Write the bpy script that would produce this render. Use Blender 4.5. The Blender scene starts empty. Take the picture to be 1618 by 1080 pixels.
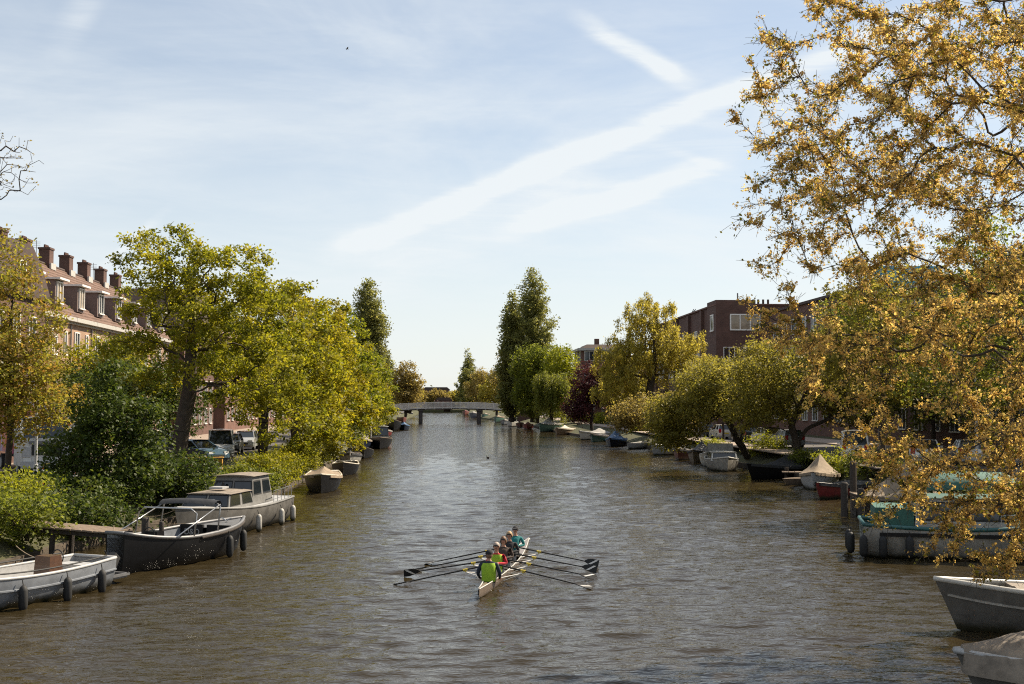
import bpy, bmesh, math, random
import numpy as np
from mathutils import Vector, Matrix, Euler
R = math.radians
scene = bpy.context.scene
COL = scene.collection

# ------------------------------------------------------------------ camera
FPX, CAMZ = 1850.0, 5.0
PITCH, YAW = math.atan(96/FPX), math.atan(109/FPX)
cam_d = bpy.data.cameras.new('camera'); cam = bpy.data.objects.new('camera', cam_d); COL.objects.link(cam)
cam_d.sensor_width = 36; cam_d.lens = 36*FPX/1618
cam_d.clip_start = 0.1; cam_d.clip_end = 20000
cam.location = (0, 0, CAMZ); cam.rotation_euler = (math.pi/2+PITCH, 0, -YAW)
scene.camera = cam
# ------------------------------------------------------------------ light
SUN_AZ, SUN_EL = R(62), R(45)          # azimuth clockwise from +Y (the canal's direction)
sunv = Vector((math.sin(SUN_AZ)*math.cos(SUN_EL), math.cos(SUN_AZ)*math.cos(SUN_EL), math.sin(SUN_EL)))
sl = bpy.data.lights.new('sun', 'SUN'); sl.energy = 5.0; sl.angle = R(0.53); sl.color = (1, .87, .68)
so = bpy.data.objects.new('sun', sl); COL.objects.link(so); so.location = (60, 40, 80)
so.rotation_euler = (-sunv).to_track_quat('-Z', 'Y').to_euler()
scene.view_settings.view_transform = 'Standard'; scene.view_settings.look = 'None'
scene.view_settings.exposure = 0.92; scene.view_settings.gamma = 1.0
scene.render.engine = 'CYCLES'
scene.cycles.use_denoising = False; scene.cycles.filter_width = 1.1; scene.cycles.sample_clamp_indirect = 4.0
scene.cycles.max_bounces = 6; scene.cycles.diffuse_bounces = 3; scene.cycles.glossy_bounces = 3
scene.cycles.transmission_bounces = 3; scene.cycles.transparent_max_bounces = 6
scene.cycles.caustics_reflective = False; scene.cycles.caustics_refractive = False

def project(P):
    """pixel of a world point in the 1618 x 1080 photograph (only used to thin what lies outside the frame)"""
    P = np.asarray(P, float).reshape(-1, 3) - np.array([0, 0, CAMZ])
    cy, sy = math.cos(YAW), math.sin(YAW)
    r = P[:, 0]*cy - P[:, 1]*sy; f = P[:, 0]*sy + P[:, 1]*cy; u = P[:, 2]
    d = f*math.cos(PITCH) + u*math.sin(PITCH); v = -f*math.sin(PITCH) + u*math.cos(PITCH)
    d = np.maximum(d, .01)
    return 809 + FPX*r/d, 540 - FPX*v/d
def gp(x, y, z=0.0):
    """the point at height z that a pixel of the photograph shows"""
    r, v = (x-809)/FPX, (540-y)/FPX
    f = math.cos(PITCH) - v*math.sin(PITCH); u = math.sin(PITCH) + v*math.cos(PITCH)
    X = r*math.cos(YAW) + f*math.sin(YAW); Y = -r*math.sin(YAW) + f*math.cos(YAW)
    t = (z-CAMZ)/u
    return Vector((X*t, Y*t, z))
def at(x, y, Y):
    """the point at canal distance Y that a pixel shows"""
    r, v = (x-809)/FPX, (540-y)/FPX
    f = math.cos(PITCH) - v*math.sin(PITCH); u = math.sin(PITCH) + v*math.cos(PITCH)
    X = r*math.cos(YAW) + f*math.sin(YAW); Yd = -r*math.sin(YAW) + f*math.cos(YAW)
    t = Y/Yd
    return Vector((X*t, Y, CAMZ+u*t))

# ------------------------------------------------------------------ sky
world = bpy.data.worlds.new('World'); scene.world = world; world.use_nodes = True
nt = world.node_tree; N = nt.nodes; L = nt.links
for n in list(N): N.remove(n)
out = N.new('ShaderNodeOutputWorld'); bg = N.new('ShaderNodeBackground'); bg.inputs[1].default_value = 0.068
sky = N.new('ShaderNodeTexSky'); sky.sky_type = 'NISHITA'; sky.sun_disc = False
sky.sun_elevation = SUN_EL; sky.sun_rotation = SUN_AZ; sky.air_density = 1.0; sky.dust_density = 0.5; sky.ozone_density = 0.35
tc = N.new('ShaderNodeTexCoord')
def wm(op, a, b=None, c=None):
    n = N.new('ShaderNodeMath'); n.operation = op
    for i, v in enumerate((a, b, c)):
        if v is None: continue
        if isinstance(v, (int, float)): n.inputs[i].default_value = v
        else: L.new(v, n.inputs[i])
    return n.outputs[0]
def wdot(vec):
    n = N.new('ShaderNodeVectorMath'); n.operation = 'DOT_PRODUCT'; L.new(tc.outputs['Generated'], n.inputs[0]); n.inputs[1].default_value = vec
    return n.outputs['Value']
def wnoise(scale_vec, scale, detail, rot=(0, 0, 0), rough=.55, dist=0.0):
    m = N.new('ShaderNodeMapping'); m.inputs['Scale'].default_value = scale_vec; m.inputs['Rotation'].default_value = rot
    L.new(tc.outputs['Generated'], m.inputs['Vector'])
    n = N.new('ShaderNodeTexNoise'); n.inputs['Scale'].default_value = scale; n.inputs['Detail'].default_value = detail
    n.inputs['Roughness'].default_value = rough; n.inputs['Distortion'].default_value = dist
    L.new(m.outputs[0], n.inputs['Vector']); return n.outputs['Fac']
def wramp(v, a, b, lo=0.0, hi=1.0):
    n = N.new('ShaderNodeMapRange'); n.interpolation_type = 'SMOOTHSTEP'; L.new(v, n.inputs[0])
    n.inputs[1].default_value = a; n.inputs[2].default_value = b; n.inputs[3].default_value = lo; n.inputs[4].default_value = hi
    return n.outputs[0]
def pixdir(x, y): return (at(x, y, 100.0) - Vector((0, 0, CAMZ))).normalized()
veil = wramp(wnoise((1, 1, 3.2), 2.3, 6, (0, R(18), 0), .6, .6), .38, .75)
fine = wnoise((1, 1, 7), 7.0, 8, (0, R(22), 0), .65, .8)
wob = wm('MULTIPLY', wm('SUBTRACT', wnoise((1, 1, 1.5), 7.0, 5, (0, R(20), 0), .55, .4), .5), .020)
def contrail(p, q, width, soft, t0, t1, amount):
    """an old straight vapour trail: a great circle through two directions, frayed by noise, between two points along it"""
    a, b = pixdir(*p), pixdir(*q); nrm = a.cross(b).normalized(); al = (b-a).normalized()
    off = wm('ABSOLUTE', wm('ADD', wdot(nrm), wob))
    core = wramp(off, width+soft, width*.3)
    al_v = wdot(al); s0, s1 = a.dot(al), b.dot(al)
    lo = wramp(al_v, s0-.03, s0+.04); hi = wramp(al_v, s1+.03, s1-.03)
    m = wm('MULTIPLY', wm('MULTIPLY', core, lo), hi)
    return wm('MULTIPLY', m, wm('MULTIPLY', wramp(fine, .25, .70, .38, 1.0), amount))
trails = [contrail((540, 392), (1500, 10), .003, .012, 0, 1, .75), contrail((560, 420), (1500, 85), .018, .034, 0, 1, .26),
          contrail((800, 368), (1130, 262), .003, .011, 0, 1, .75), contrail((930, 40), (1080, 128), .003, .010, 0, 1, .85), contrail((1060, 240), (1150, 268), .001, .005, 0, 1, .4),
          contrail((165, 420), (240, 350), .001, .005, 0, 1, .35), contrail((100, 60), (150, -20), .003, .014, 0, 1, .3)]
cl = wm('ADD', wm('MULTIPLY', veil, .36), wm('MULTIPLY', wramp(fine, .35, .8), .10))
for t in trails: cl = wm('ADD', cl, t)
hz_ = N.new('ShaderNodeSeparateXYZ'); L.new(tc.outputs['Generated'], hz_.inputs[0])
cl = wm('MINIMUM', wm('ADD', wm('ADD', cl, .32), wramp(hz_.outputs[2], .30, -.02, 0, .42)), .93)   # thin high cloud everywhere, seen through more air towards the horizon
mixc = N.new('ShaderNodeMix'); mixc.data_type = 'RGBA'
L.new(cl, mixc.inputs['Factor']); L.new(sky.outputs[0], mixc.inputs['A']); mixc.inputs['B'].default_value = (6.9, 7.25, 7.4, 1)
L.new(mixc.outputs['Result'], bg.inputs[0]); L.new(bg.outputs[0], out.inputs[0])

# ------------------------------------------------------------------ materials
def mat(name, col, rough=.6, metal=0.0, noise=0.0, nscale=6.0, bump=0.0, bscale=30.0, spec=.5, col2=None, coat=0.0, scum=False):
    m = bpy.data.materials.new(name); m.use_nodes = True; n = m.node_tree.nodes; l = m.node_tree.links
    b = n['Principled BSDF']; b.inputs['Roughness'].default_value = rough; b.inputs['Metallic'].default_value = metal
    b.inputs['Specular IOR Level'].default_value = spec; b.inputs['Coat Weight'].default_value = coat
    c = tuple(col)+(1,)
    b.inputs['Base Color'].default_value = c
    t = n.new('ShaderNodeTexCoord')
    if noise > 0 or col2:
        x = n.new('ShaderNodeTexNoise'); x.inputs['Scale'].default_value = nscale; x.inputs['Detail'].default_value = 6; x.inputs['Roughness'].default_value = .65
        l.new(t.outputs['Object'], x.inputs['Vector'])
        r = n.new('ShaderNodeValToRGB'); r.color_ramp.elements[0].position = .3; r.color_ramp.elements[1].position = .7
        k = col2 if col2 else tuple(v*(1-noise) for v in col)
        r.color_ramp.elements[0].color = tuple(k)+(1,); r.color_ramp.elements[1].color = c if col2 else tuple(min(1, v*(1+noise*.6)) for v in col)+(1,)
        l.new(x.outputs['Fac'], r.inputs[0]); l.new(r.outputs[0], b.inputs['Base Color'])
    if scum:      # weed and dirt along the waterline (the boats' local z = 0)
        sp = n.new('ShaderNodeSeparateXYZ'); l.new(t.outputs['Object'], sp.inputs[0])
        xs_ = n.new('ShaderNodeTexNoise'); xs_.inputs['Scale'].default_value = 3.5; xs_.inputs['Detail'].default_value = 6; l.new(t.outputs['Object'], xs_.inputs['Vector'])
        ma = n.new('ShaderNodeMath'); ma.operation = 'MULTIPLY_ADD'; ma.inputs[1].default_value = -.26; l.new(xs_.outputs['Fac'], ma.inputs[0]); l.new(sp.outputs[2], ma.inputs[2])
        mr = n.new('ShaderNodeMapRange'); mr.inputs[1].default_value = -.06; mr.inputs[2].default_value = .10; mr.inputs[3].default_value = 1; mr.inputs[4].default_value = 0; l.new(ma.outputs[0], mr.inputs[0])
        mx = n.new('ShaderNodeMix'); mx.data_type = 'RGBA'; mx.inputs['B'].default_value = (.035, .032, .016, 1); l.new(mr.outputs[0], mx.inputs['Factor'])
        src = b.inputs['Base Color'].links[0].from_socket if b.inputs['Base Color'].links else None
        if src: l.new(src, mx.inputs['A'])
        else: mx.inputs['A'].default_value = c
        l.new(mx.outputs['Result'], b.inputs['Base Color'])
    if bump > 0:
        x2 = n.new('ShaderNodeTexNoise'); x2.inputs['Scale'].default_value = bscale; x2.inputs['Detail'].default_value = 5
        l.new(t.outputs['Object'], x2.inputs['Vector'])
        bp = n.new('ShaderNodeBump'); bp.inputs['Strength'].default_value = bump; bp.inputs['Distance'].default_value = .05
        l.new(x2.outputs['Fac'], bp.inputs['Height']); l.new(bp.outputs[0], b.inputs['Normal'])
    return m
def leafmat(name, cols, trans=.35, rough=.55):
    m = bpy.data.materials.new(name); m.use_nodes = True; n = m.node_tree.nodes; l = m.node_tree.links
    b = n['Principled BSDF']; b.inputs['Roughness'].default_value = rough; b.inputs['Specular IOR Level'].default_value = .3
    a = n.new('ShaderNodeAttribute'); a.attribute_name = 'rnd'
    r = n.new('ShaderNodeValToRGB'); e = r.color_ramp.elements
    while len(e) < len(cols): e.new(.5)
    for i, c in enumerate(cols):
        e[i].position = i/(len(cols)-1); e[i].color = tuple(c)+(1,)
    l.new(a.outputs['Fac'], r.inputs[0]); l.new(r.outputs[0], b.inputs['Base Color'])
    t = n.new('ShaderNodeBsdfTranslucent'); gn = n.new('ShaderNodeMix'); gn.data_type = 'RGBA'; gn.blend_type = 'MULTIPLY'; gn.inputs['Factor'].default_value = 1.0; gn.inputs['B'].default_value = (1.5, 1.5, 1.1, 1); gn.clamp_result = True
    l.new(r.outputs[0], gn.inputs['A']); l.new(gn.outputs['Result'], t.inputs['Color'])
    mx = n.new('ShaderNodeMixShader'); mx.inputs[0].default_value = trans
    l.new(b.outputs[0], mx.inputs[1]); l.new(t.outputs[0], mx.inputs[2]); l.new(mx.outputs[0], n['Material Output'].inputs[0])
    return m
def brickmat(name, c1, c2, mortar):
    m = bpy.data.materials.new(name); m.use_nodes = True; n = m.node_tree.nodes; l = m.node_tree.links
    b = n['Principled BSDF']; b.inputs['Roughness'].default_value = .85
    t = n.new('ShaderNodeTexCoord'); s = n.new('ShaderNodeSeparateXYZ'); l.new(t.outputs['Object'], s.inputs[0])
    ad = n.new('ShaderNodeMath'); ad.operation = 'ADD'; l.new(s.outputs[0], ad.inputs[0]); l.new(s.outputs[1], ad.inputs[1])
    cb = n.new('ShaderNodeCombineXYZ'); l.new(ad.outputs[0], cb.inputs[0]); l.new(s.outputs[2], cb.inputs[1])
    k = n.new('ShaderNodeTexBrick'); k.inputs['Scale'].default_value = 1.0; k.inputs['Brick Width'].default_value = .22; k.inputs['Row Height'].default_value = .065
    k.inputs['Mortar Size'].default_value = .008; k.inputs['Color1'].default_value = tuple(c1)+(1,); k.inputs['Color2'].default_value = tuple(c2)+(1,); k.inputs['Mortar'].default_value = tuple(mortar)+(1,)
    l.new(cb.outputs[0], k.inputs['Vector'])
    x = n.new('ShaderNodeTexNoise'); x.inputs['Scale'].default_value = .9; x.inputs['Detail'].default_value = 7; l.new(t.outputs['Object'], x.inputs['Vector'])
    h = n.new('ShaderNodeMix'); h.data_type = 'RGBA'; h.blend_type = 'MULTIPLY'; h.inputs['Factor'].default_value = .7
    rr = n.new('ShaderNodeMapRange'); rr.inputs[1].default_value = .3; rr.inputs[2].default_value = .7; rr.inputs[3].default_value = .65; rr.inputs[4].default_value = 1.2; l.new(x.outputs['Fac'], rr.inputs[0])
    l.new(k.outputs['Color'], h.inputs['A']); l.new(rr.outputs[0], h.inputs['B']); l.new(h.outputs['Result'], b.inputs['Base Color'])
    return m
M = dict(
    bark=mat('bark', (.055, .04, .028), .9, noise=.5, nscale=5, bump=.6, bscale=14),
    bark_grey=mat('bark_grey', (.10, .085, .065), .9, noise=.45, nscale=6, bump=.6, bscale=14),
    grass=mat('grass', (.060, .064, .015), .9, noise=.5, nscale=1.3, bump=.5, bscale=22, col2=(.045, .04, .016)),
    paving=mat('paving', (.30, .235, .185), .85, noise=.3, nscale=2.2, bump=.2, bscale=40),
    asphalt=mat('asphalt', (.085, .075, .068), .85, noise=.3, nscale=1.5, bump=.2, bscale=60),
    kerb=mat('kerb', (.30, .28, .25), .8, noise=.25, nscale=4),
    quay=mat('quay', (.085, .065, .045), .9, noise=.5, nscale=3, bump=.6, bscale=9),
    wood=mat('weathered_wood', (.19, .14, .10), .8, noise=.4, nscale=7, bump=.3, bscale=30),
    wood_dark=mat('dark_wood', (.045, .035, .028), .8, noise=.4, nscale=7, bump=.3, bscale=30),
    varnish=mat('varnished_wood', (.085, .04, .022), .4, noise=.3, nscale=9, coat=.3),
    black=mat('black_paint', (.009, .009, .010), .38, spec=.25, noise=.3, nscale=4, bump=.04, bscale=8),
    rubber=mat('rubber', (.012, .012, .012), .7),
    navy=mat('navy_paint', (.014, .02, .04), .35, noise=.3, nscale=4),
    grey_hull=mat('grey_hull_paint', (.20, .215, .24), .38, noise=.25, nscale=3, bump=.05, bscale=5, scum=True),
    grey_light=mat('light_grey_paint', (.38, .38, .38), .5, noise=.2, nscale=5, scum=True),
    cream=mat('cream_paint', (.50, .45, .36), .45, noise=.25, nscale=3, scum=True),
    white=mat('white_paint', (.52, .51, .48), .4, noise=.16, nscale=3.5, bump=.03, bscale=6, scum=True),
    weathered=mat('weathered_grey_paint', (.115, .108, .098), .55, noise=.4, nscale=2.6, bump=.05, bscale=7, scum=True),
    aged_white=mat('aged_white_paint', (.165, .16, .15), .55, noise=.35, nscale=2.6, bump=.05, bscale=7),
    white_dirty=mat('dirty_white_paint', (.33, .315, .285), .5, noise=.35, nscale=2.6, bump=.05, bscale=7, scum=True),
    teal=mat('teal_paint', (.03, .11, .11), .45, noise=.3, nscale=4),
    green_hull=mat('green_hull_paint', (.05, .115, .09), .5, noise=.25, nscale=3, scum=True),
    red=mat('red_paint', (.17, .022, .022), .45, noise=.3, nscale=4, scum=True),
    brown_red=mat('red_brown_paint', (.14, .04, .03), .5, noise=.3, nscale=4, scum=True),
    tarp_tan=mat('tan_canvas', (.25, .19, .13), .85, noise=.25, nscale=3, bump=.5, bscale=4),
    tarp_grey=mat('grey_canvas', (.26, .25, .23), .85, noise=.25, nscale=3, bump=.5, bscale=4),
    tarp_black=mat('black_canvas', (.02, .021, .024), .7, noise=.3, nscale=3, bump=.5, bscale=4),
    tarp_blue=mat('blue_canvas', (.035, .09, .19), .6, noise=.3, nscale=3, bump=.7, bscale=4),
    tarp_green=mat('green_canvas', (.035, .115, .09), .75, noise=.25, nscale=3, bump=.4, bscale=4),
    tarp_brown=mat('dirty_brown_canvas', (.23, .19, .15), .8, noise=.45, nscale=4, bump=.5, bscale=5),
    steel=mat('steel', (.45, .45, .45), .3, metal=.9),
    grey_metal=mat('grey_metal', (.16, .16, .165), .5, metal=.3, noise=.2),
    shell=mat('shell_laminate', (.17, .13, .10), .3, noise=.2, nscale=3),
    bridge=mat('bridge_paint', (.55, .53, .50), .6, noise=.2, nscale=2),
    bridge_dark=mat('bridge_underside', (.07, .06, .055), .8, noise=.3),
    glass=mat('dark_glass', (.012, .016, .02), .06, spec=.8),
    curtain=mat('curtained_glass', (.30, .24, .17), .15, noise=.3, nscale=2),
    frame=mat('white_window_frame', (.72, .70, .66), .5),
    roof=mat('roof_tile', (.15, .088, .064), .8, noise=.35, nscale=1.6, bump=.3, bscale=12),
    roof_dark=mat('dark_roof', (.07, .045, .038), .85, noise=.3, nscale=2),
    dormer=mat('dormer_cladding', (.17, .125, .11), .7, noise=.2),
    brick_l=brickmat('pale_red_brick', (.36, .215, .135), (.29, .16, .10), (.33, .27, .21)),
    brick_d=brickmat('dark_brown_brick', (.115, .05, .036), (.085, .037, .028), (.11, .08, .065)),
    brick_r=brickmat('red_brown_brick', (.16, .065, .045), (.12, .05, .036), (.15, .11, .09)),
    stone=mat('pale_stone', (.42, .40, .37), .7, noise=.2),
    skin=mat('skin', (.50, .27, .19), .55), tyre=mat('tyre', (.015, .015, .015), .8),
    lamp_red=mat('red_lens', (.35, .012, .015), .2), lamp_clear=mat('clear_lens', (.6, .6, .58), .1),
    plate=mat('number_plate', (.55, .42, .05), .5), orange=mat('orange_plastic', (.75, .13, .02), .5),
    hivis=mat('hivis_yellow_green', (.27, .44, .02), .8, noise=.25, nscale=9), red_cloth=mat('red_cloth', (.48, .02, .04), .85, noise=.2),
    dark_cloth=mat('dark_cloth', (.018, .018, .022), .9, noise=.2), navy_cloth=mat('navy_cloth', (.02, .027, .045), .9, noise=.2),
    brown_cloth=mat('brown_cloth', (.06, .04, .032), .9, noise=.2), teal_cloth=mat('teal_cloth', (.012, .16, .16), .85, noise=.2),
    hair_blond=mat('blond_hair', (.42, .27, .13), .6, noise=.4, nscale=40), hair_brown=mat('brown_hair', (.16, .085, .045), .6, noise=.4, nscale=40),
    hair_grey=mat('grey_hair', (.38, .30, .25), .6, noise=.4, nscale=40),
    blue_sheet=mat('blue_sheeting', (.06, .30, .46), .6, noise=.2), ochre=mat('ochre_paint', (.42, .22, .03), .7, noise=.2),
    text_grey=mat('grey_lettering', (.35, .35, .34), .6),
)
# ------------------------------------------------------------------ mesh helpers
class MB:
    def __init__(s): s.v = []; s.f = []; s.mi = []; s.cur = 0
    def add(s, vs, fs):
        o = len(s.v); s.v += [tuple(v) for v in vs]; s.f += [tuple(i+o for i in f) for f in fs]; s.mi += [s.cur]*len(fs); return s
    def box(s, c, d, rz=0.0, ry=0.0, taper=(1, 1)):
        m = Matrix.Rotation(rz, 3, 'Z') @ Matrix.Rotation(ry, 3, 'Y'); vs = []
        for z in (-.5, .5):
            tx, ty = taper if z > 0 else (1, 1)
            for x, y in ((-.5, -.5), (.5, -.5), (.5, .5), (-.5, .5)):
                vs.append(Vector(c) + m @ Vector((x*d[0]*tx, y*d[1]*ty, z*d[2])))
        return s.add(vs, [(3, 2, 1, 0), (4, 5, 6, 7), (0, 1, 5, 4), (1, 2, 6, 5), (2, 3, 7, 6), (3, 0, 4, 7)])
    def tube(s, path, r, n=8, cap=True):
        path = [Vector(p) for p in path]; k = len(path); rs = r if isinstance(r, (list, tuple)) else [r]*k
        vs = []
        for i, p in enumerate(path):
            d = (path[min(i+1, k-1)] - path[max(i-1, 0)]).normalized()
            a = Vector((0, 0, 1)) if abs(d.z) < .9 else Vector((1, 0, 0))
            u = d.cross(a).normalized(); w = d.cross(u)
            vs += [p + (u*math.cos(2*math.pi*j/n) + w*math.sin(2*math.pi*j/n))*rs[i] for j in range(n)]
        fs = [(i*n+j, i*n+(j+1) % n, (i+1)*n+(j+1) % n, (i+1)*n+j) for i in range(k-1) for j in range(n)]
        if cap: fs += [tuple(range(n)), tuple((k-1)*n+j for j in range(n))[::-1]]
        return s.add(vs, fs)
    def loft(s, rings, closed=False, caps=False):
        n = len(rings[0]); vs = [p for r_ in rings for p in r_]; fs = []
        for i in range(len(rings)-1):
            for j in range(n if closed else n-1):
                fs.append((i*n+j, i*n+(j+1) % n, (i+1)*n+(j+1) % n, (i+1)*n+j))
        if caps: fs += [tuple(range(n))[::-1], tuple((len(rings)-1)*n+j for j in range(n))]
        return s.add(vs, fs)
    def prism(s, poly, axis, a, b):
        """polygon given in the two other axes, extruded along axis from a to b"""
        def P(u, v, w): return {'x': (w, u, v), 'y': (u, w, v), 'z': (u, v, w)}[axis]
        n = len(poly); vs = [P(u, v, a) for u, v in poly] + [P(u, v, b) for u, v in poly]
        return s.add(vs, [tuple(range(n))[::-1], tuple(range(n, 2*n))] + [(i, (i+1) % n, n+(i+1) % n, n+i) for i in range(n)])
    def sphere(s, c, r, nu=10, nv=7):
        r = r if isinstance(r, (tuple, list)) else (r, r, r); rings = []
        for i in range(nv+1):
            t = math.pi*i/nv*.998+.003
            rings.append([(c[0]+r[0]*math.sin(t)*math.cos(2*math.pi*j/nu), c[1]+r[1]*math.sin(t)*math.sin(2*math.pi*j/nu), c[2]-r[2]*math.cos(t)) for j in range(nu)])
        return s.loft(rings, closed=True, caps=True)
    def build(s, name, m, parent=None, smooth=False, angle=None):
        me = bpy.data.meshes.new(name); me.from_pydata(s.v, [], s.f)
        for q in (m if isinstance(m, (list, tuple)) else [m]): me.materials.append(q)
        if any(s.mi): me.polygons.foreach_set('material_index', s.mi)
        b = bmesh.new(); b.from_mesh(me); bmesh.ops.recalc_face_normals(b, faces=b.faces); b.to_mesh(me); b.free()
        if smooth: me.polygons.foreach_set('use_smooth', [True]*len(me.polygons))
        me.update(); o = bpy.data.objects.new(name, me); COL.objects.link(o)
        if smooth and angle: me.set_sharp_from_angle(angle=angle)
        if parent: o.parent = parent
        return o
def T(o, label=None, cat=None, group=None, kind=None):
    if label: o['label'] = label
    if cat: o['category'] = cat
    if group: o['group'] = group
    if kind: o['kind'] = kind
    return o
def empty(name, loc, rz=0.0):
    o = bpy.data.objects.new(name, None); COL.objects.link(o); o.location = loc; o.rotation_euler = (0, 0, rz); o.empty_display_size = .3
    return o
def copy_tree(o, parent=None):
    c = o.copy(); COL.objects.link(c); c.parent = parent
    for ch in list(o.children): copy_tree(ch, c)
    return c
def mesh_np(name, V, F, m, parent=None, rnd=None, smooth=False):
    me = bpy.data.meshes.new(name); nf, k = F.shape
    me.vertices.add(len(V)); me.vertices.foreach_set('co', np.ascontiguousarray(V, np.float32).ravel())
    me.loops.add(nf*k); me.loops.foreach_set('vertex_index', np.ascontiguousarray(F, np.int32).ravel())
    me.polygons.add(nf); me.polygons.foreach_set('loop_start', np.arange(0, nf*k, k, dtype=np.int32))
    me.update(calc_edges=True)
    if rnd is not None:
        a = me.attributes.new('rnd', 'FLOAT', 'FACE'); a.data.foreach_set('value', np.ascontiguousarray(rnd, np.float32))
    if smooth: me.polygons.foreach_set('use_smooth', np.ones(nf, bool))
    me.materials.append(m); o = bpy.data.objects.new(name, me); COL.objects.link(o)
    if parent: o.parent = parent
    return o
# ------------------------------------------------------------------ ground, water, roads
LB = [(-60, -13.8), (25, -13.6), (40, -12.6), (52, -10.4), (60, -9.0), (120, -8.9), (200, -9.5), (280, -11), (400, -10.5), (600, -10.5)]
RB = [(-60, 18), (45, 18.6), (55, 21.5), (62, 23.4), (110, 23.0), (130, 22.2), (155, 21.0), (185, 19.6), (200, 18.9), (280, 17.6), (400, 10.5), (600, 9.5)]
def bank(tab, y): return float(np.interp(y, [a for a, _ in tab], [b for _, b in tab]))
PROF = [(0, -1.3), (.02, .32), (.3, .42), (1.3, .72), (3.0, 1.1), (5.0, 1.3), (60, 1.3), (3000, 1.3)]
def gz(x, y):
    """ground height"""
    o = max(bank(LB, y)-x, x-bank(RB, y))
    return float(np.interp(o, [a for a, _ in PROF], [b for _, b in PROF]))
rng = np.random.default_rng(5)
ys = sorted(set(list(np.arange(-60, 120, 1.5)) + list(np.arange(120, 601, 8))))
g = MB()
for sgn, tab in ((-1, LB), (1, RB)):
    rings = []
    for y in ys:
        xb = bank(tab, y)
        row = []
        for i, (o, z) in enumerate(PROF):
            w = .16*math.sin(y*.9+i*2)+.1*math.sin(y*2.3+i) if 1 < i < 5 else 0
            row.append((xb + sgn*o, y, z + w*.5))
        rings.append(row)
    g.loft(rings)
g.add([(-3000, 600, 1.3), (3000, 600, 1.3), (3000, 9000, 1.3), (-3000, 9000, 1.3), (-3000, 600, -1.3), (3000, 600, -1.3)], [(0, 1, 2, 3), (0, 1, 5, 4)])
g.add([(-3000, -3000, 1.3), (3000, -3000, 1.3), (3000, -60, 1.3), (-3000, -60, 1.3), (-3000, -60, -1.3), (3000, -60, -1.3)], [(0, 1, 2, 3), (3, 2, 5, 4)])
T(g.build('ground', M['grass'], smooth=True, angle=R(50)), kind='structure')
def sheet(name, x0, x1, y0, y1, z, m):
    return T(MB().add([(x0, y0, z), (x1, y0, z), (x1, y1, z), (x0, y1, z)], [(0, 1, 2, 3)]).build(name, m), kind='structure')
sheet('road', -22.6, -14.6, 30, 560, 1.306, M['asphalt'])
sheet('road', 27.2, 34.0, 5, 560, 1.306, M['asphalt'])
T(MB().box((-25.3, 295, 1.36), (5.4, 530, .14)).build('pavement', M['paving']), kind='structure')
T(MB().box((25.6, 282, 1.33), (2.6, 555, .07)).build('pavement', M['paving']), kind='structure')
T(MB().box((36.0, 282, 1.36), (4.0, 555, .14)).build('pavement', M['paving']), kind='structure')

# quay edging: timber boards along both waterlines
for tab, sgn, nm in ((LB, -1, 'quay_wall'), (RB, 1, 'quay_wall')):
    q = MB(); yy = list(np.arange(10, 300, 3.0))
    q.loft([[(bank(tab, y)-sgn*.02, y, -1.2), (bank(tab, y)-sgn*.10, y, -1.2), (bank(tab, y)-sgn*.10, y, .36), (bank(tab, y)+sgn*.10, y, .36)] for y in yy])
    T(q.build(nm, M['quay']), 'low dark quay edging along the %s bank' % ('left' if sgn < 0 else 'right'), 'quay wall')

BLADES = [(-1.05, 32.7), (-.75, 34.1), (-.5, 35.4), (-.2, 36.7), (3.85, 32.8), (4.2, 34.3), (4.45, 35.7), (4.7, 37.2)]
# water: a sheet with real waves, finer near the camera
def water_mesh():
    yr = [6.0]
    while yr[-1] < 600:
        y = yr[-1]; yr.append(y + max(.075, .0033*y*(1+max(0.0, (y-80)/90)**1.4)))
    yr = np.array(yr); xr = np.arange(-27, 28.01, .135)
    X, Y = np.meshgrid(xr, yr); sp = np.maximum(np.gradient(yr)[:, None]*np.ones_like(X), .135)
    Z = np.zeros_like(X); r = np.random.default_rng(11)
    for k in range(64):
        lam = .32*(4.4**r.random()); th = r.normal(R(88), R(27)); kx, ky = math.cos(th)*2*math.pi/lam, math.sin(th)*2*math.pi/lam
        amp = .0054*lam**.8
        fade = np.clip((lam/sp-2.0)/2.0, 0, 1)
        mod = .8+.2*np.sin(X*r.normal(0, .25)+Y*r.normal(0, .12)+r.random()*6)
        Z += amp*fade*mod*np.sin(kx*X+ky*Y+r.random()*6.28)
    # the boat's wake: ripples along the path it came by
    py = np.array([6, 16, 21.3, 24.7, 27, 29.9, 36, 42.5]); px_ = np.array([-5.0, -3.0, -1.5, -.55, .2, .92, 2.2, 3.5])
    dx = X-np.interp(Y, py, px_); w = np.where(Y < 31, 1, 0)*np.clip((Y-5)/8, 0, 1)
    Z += .011*w*np.sin(dx*2*math.pi/.62+Y*.7)*np.exp(-(dx/1.5)**2) + .006*w*np.sin(Y*2*math.pi/.55)*np.exp(-(dx/.8)**2)
    age = np.clip(32-Y, .2, None)
    for sg in (-1, 1):
        Z += .010*np.where(Y < 33, 1, 0)*np.sin((dx*sg*.8+age*.35)*2*math.pi/.7)*np.exp(-((dx*sg-age*.30)/.75)**2)
    for bx, by in BLADES:      # puddles where the blades touch
        rr = np.hypot(X-bx, Y-by); Z += .014*np.sin(rr*2*math.pi/.33)*np.exp(-rr/.45)
    n, m_ = X.shape; idx = np.arange(n*m_).reshape(n, m_)
    F = np.stack([idx[:-1, :-1], idx[:-1, 1:], idx[1:, 1:], idx[1:, :-1]], -1).reshape(-1, 4)
    return np.stack([X, Y, Z], -1).reshape(-1, 3), F
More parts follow.
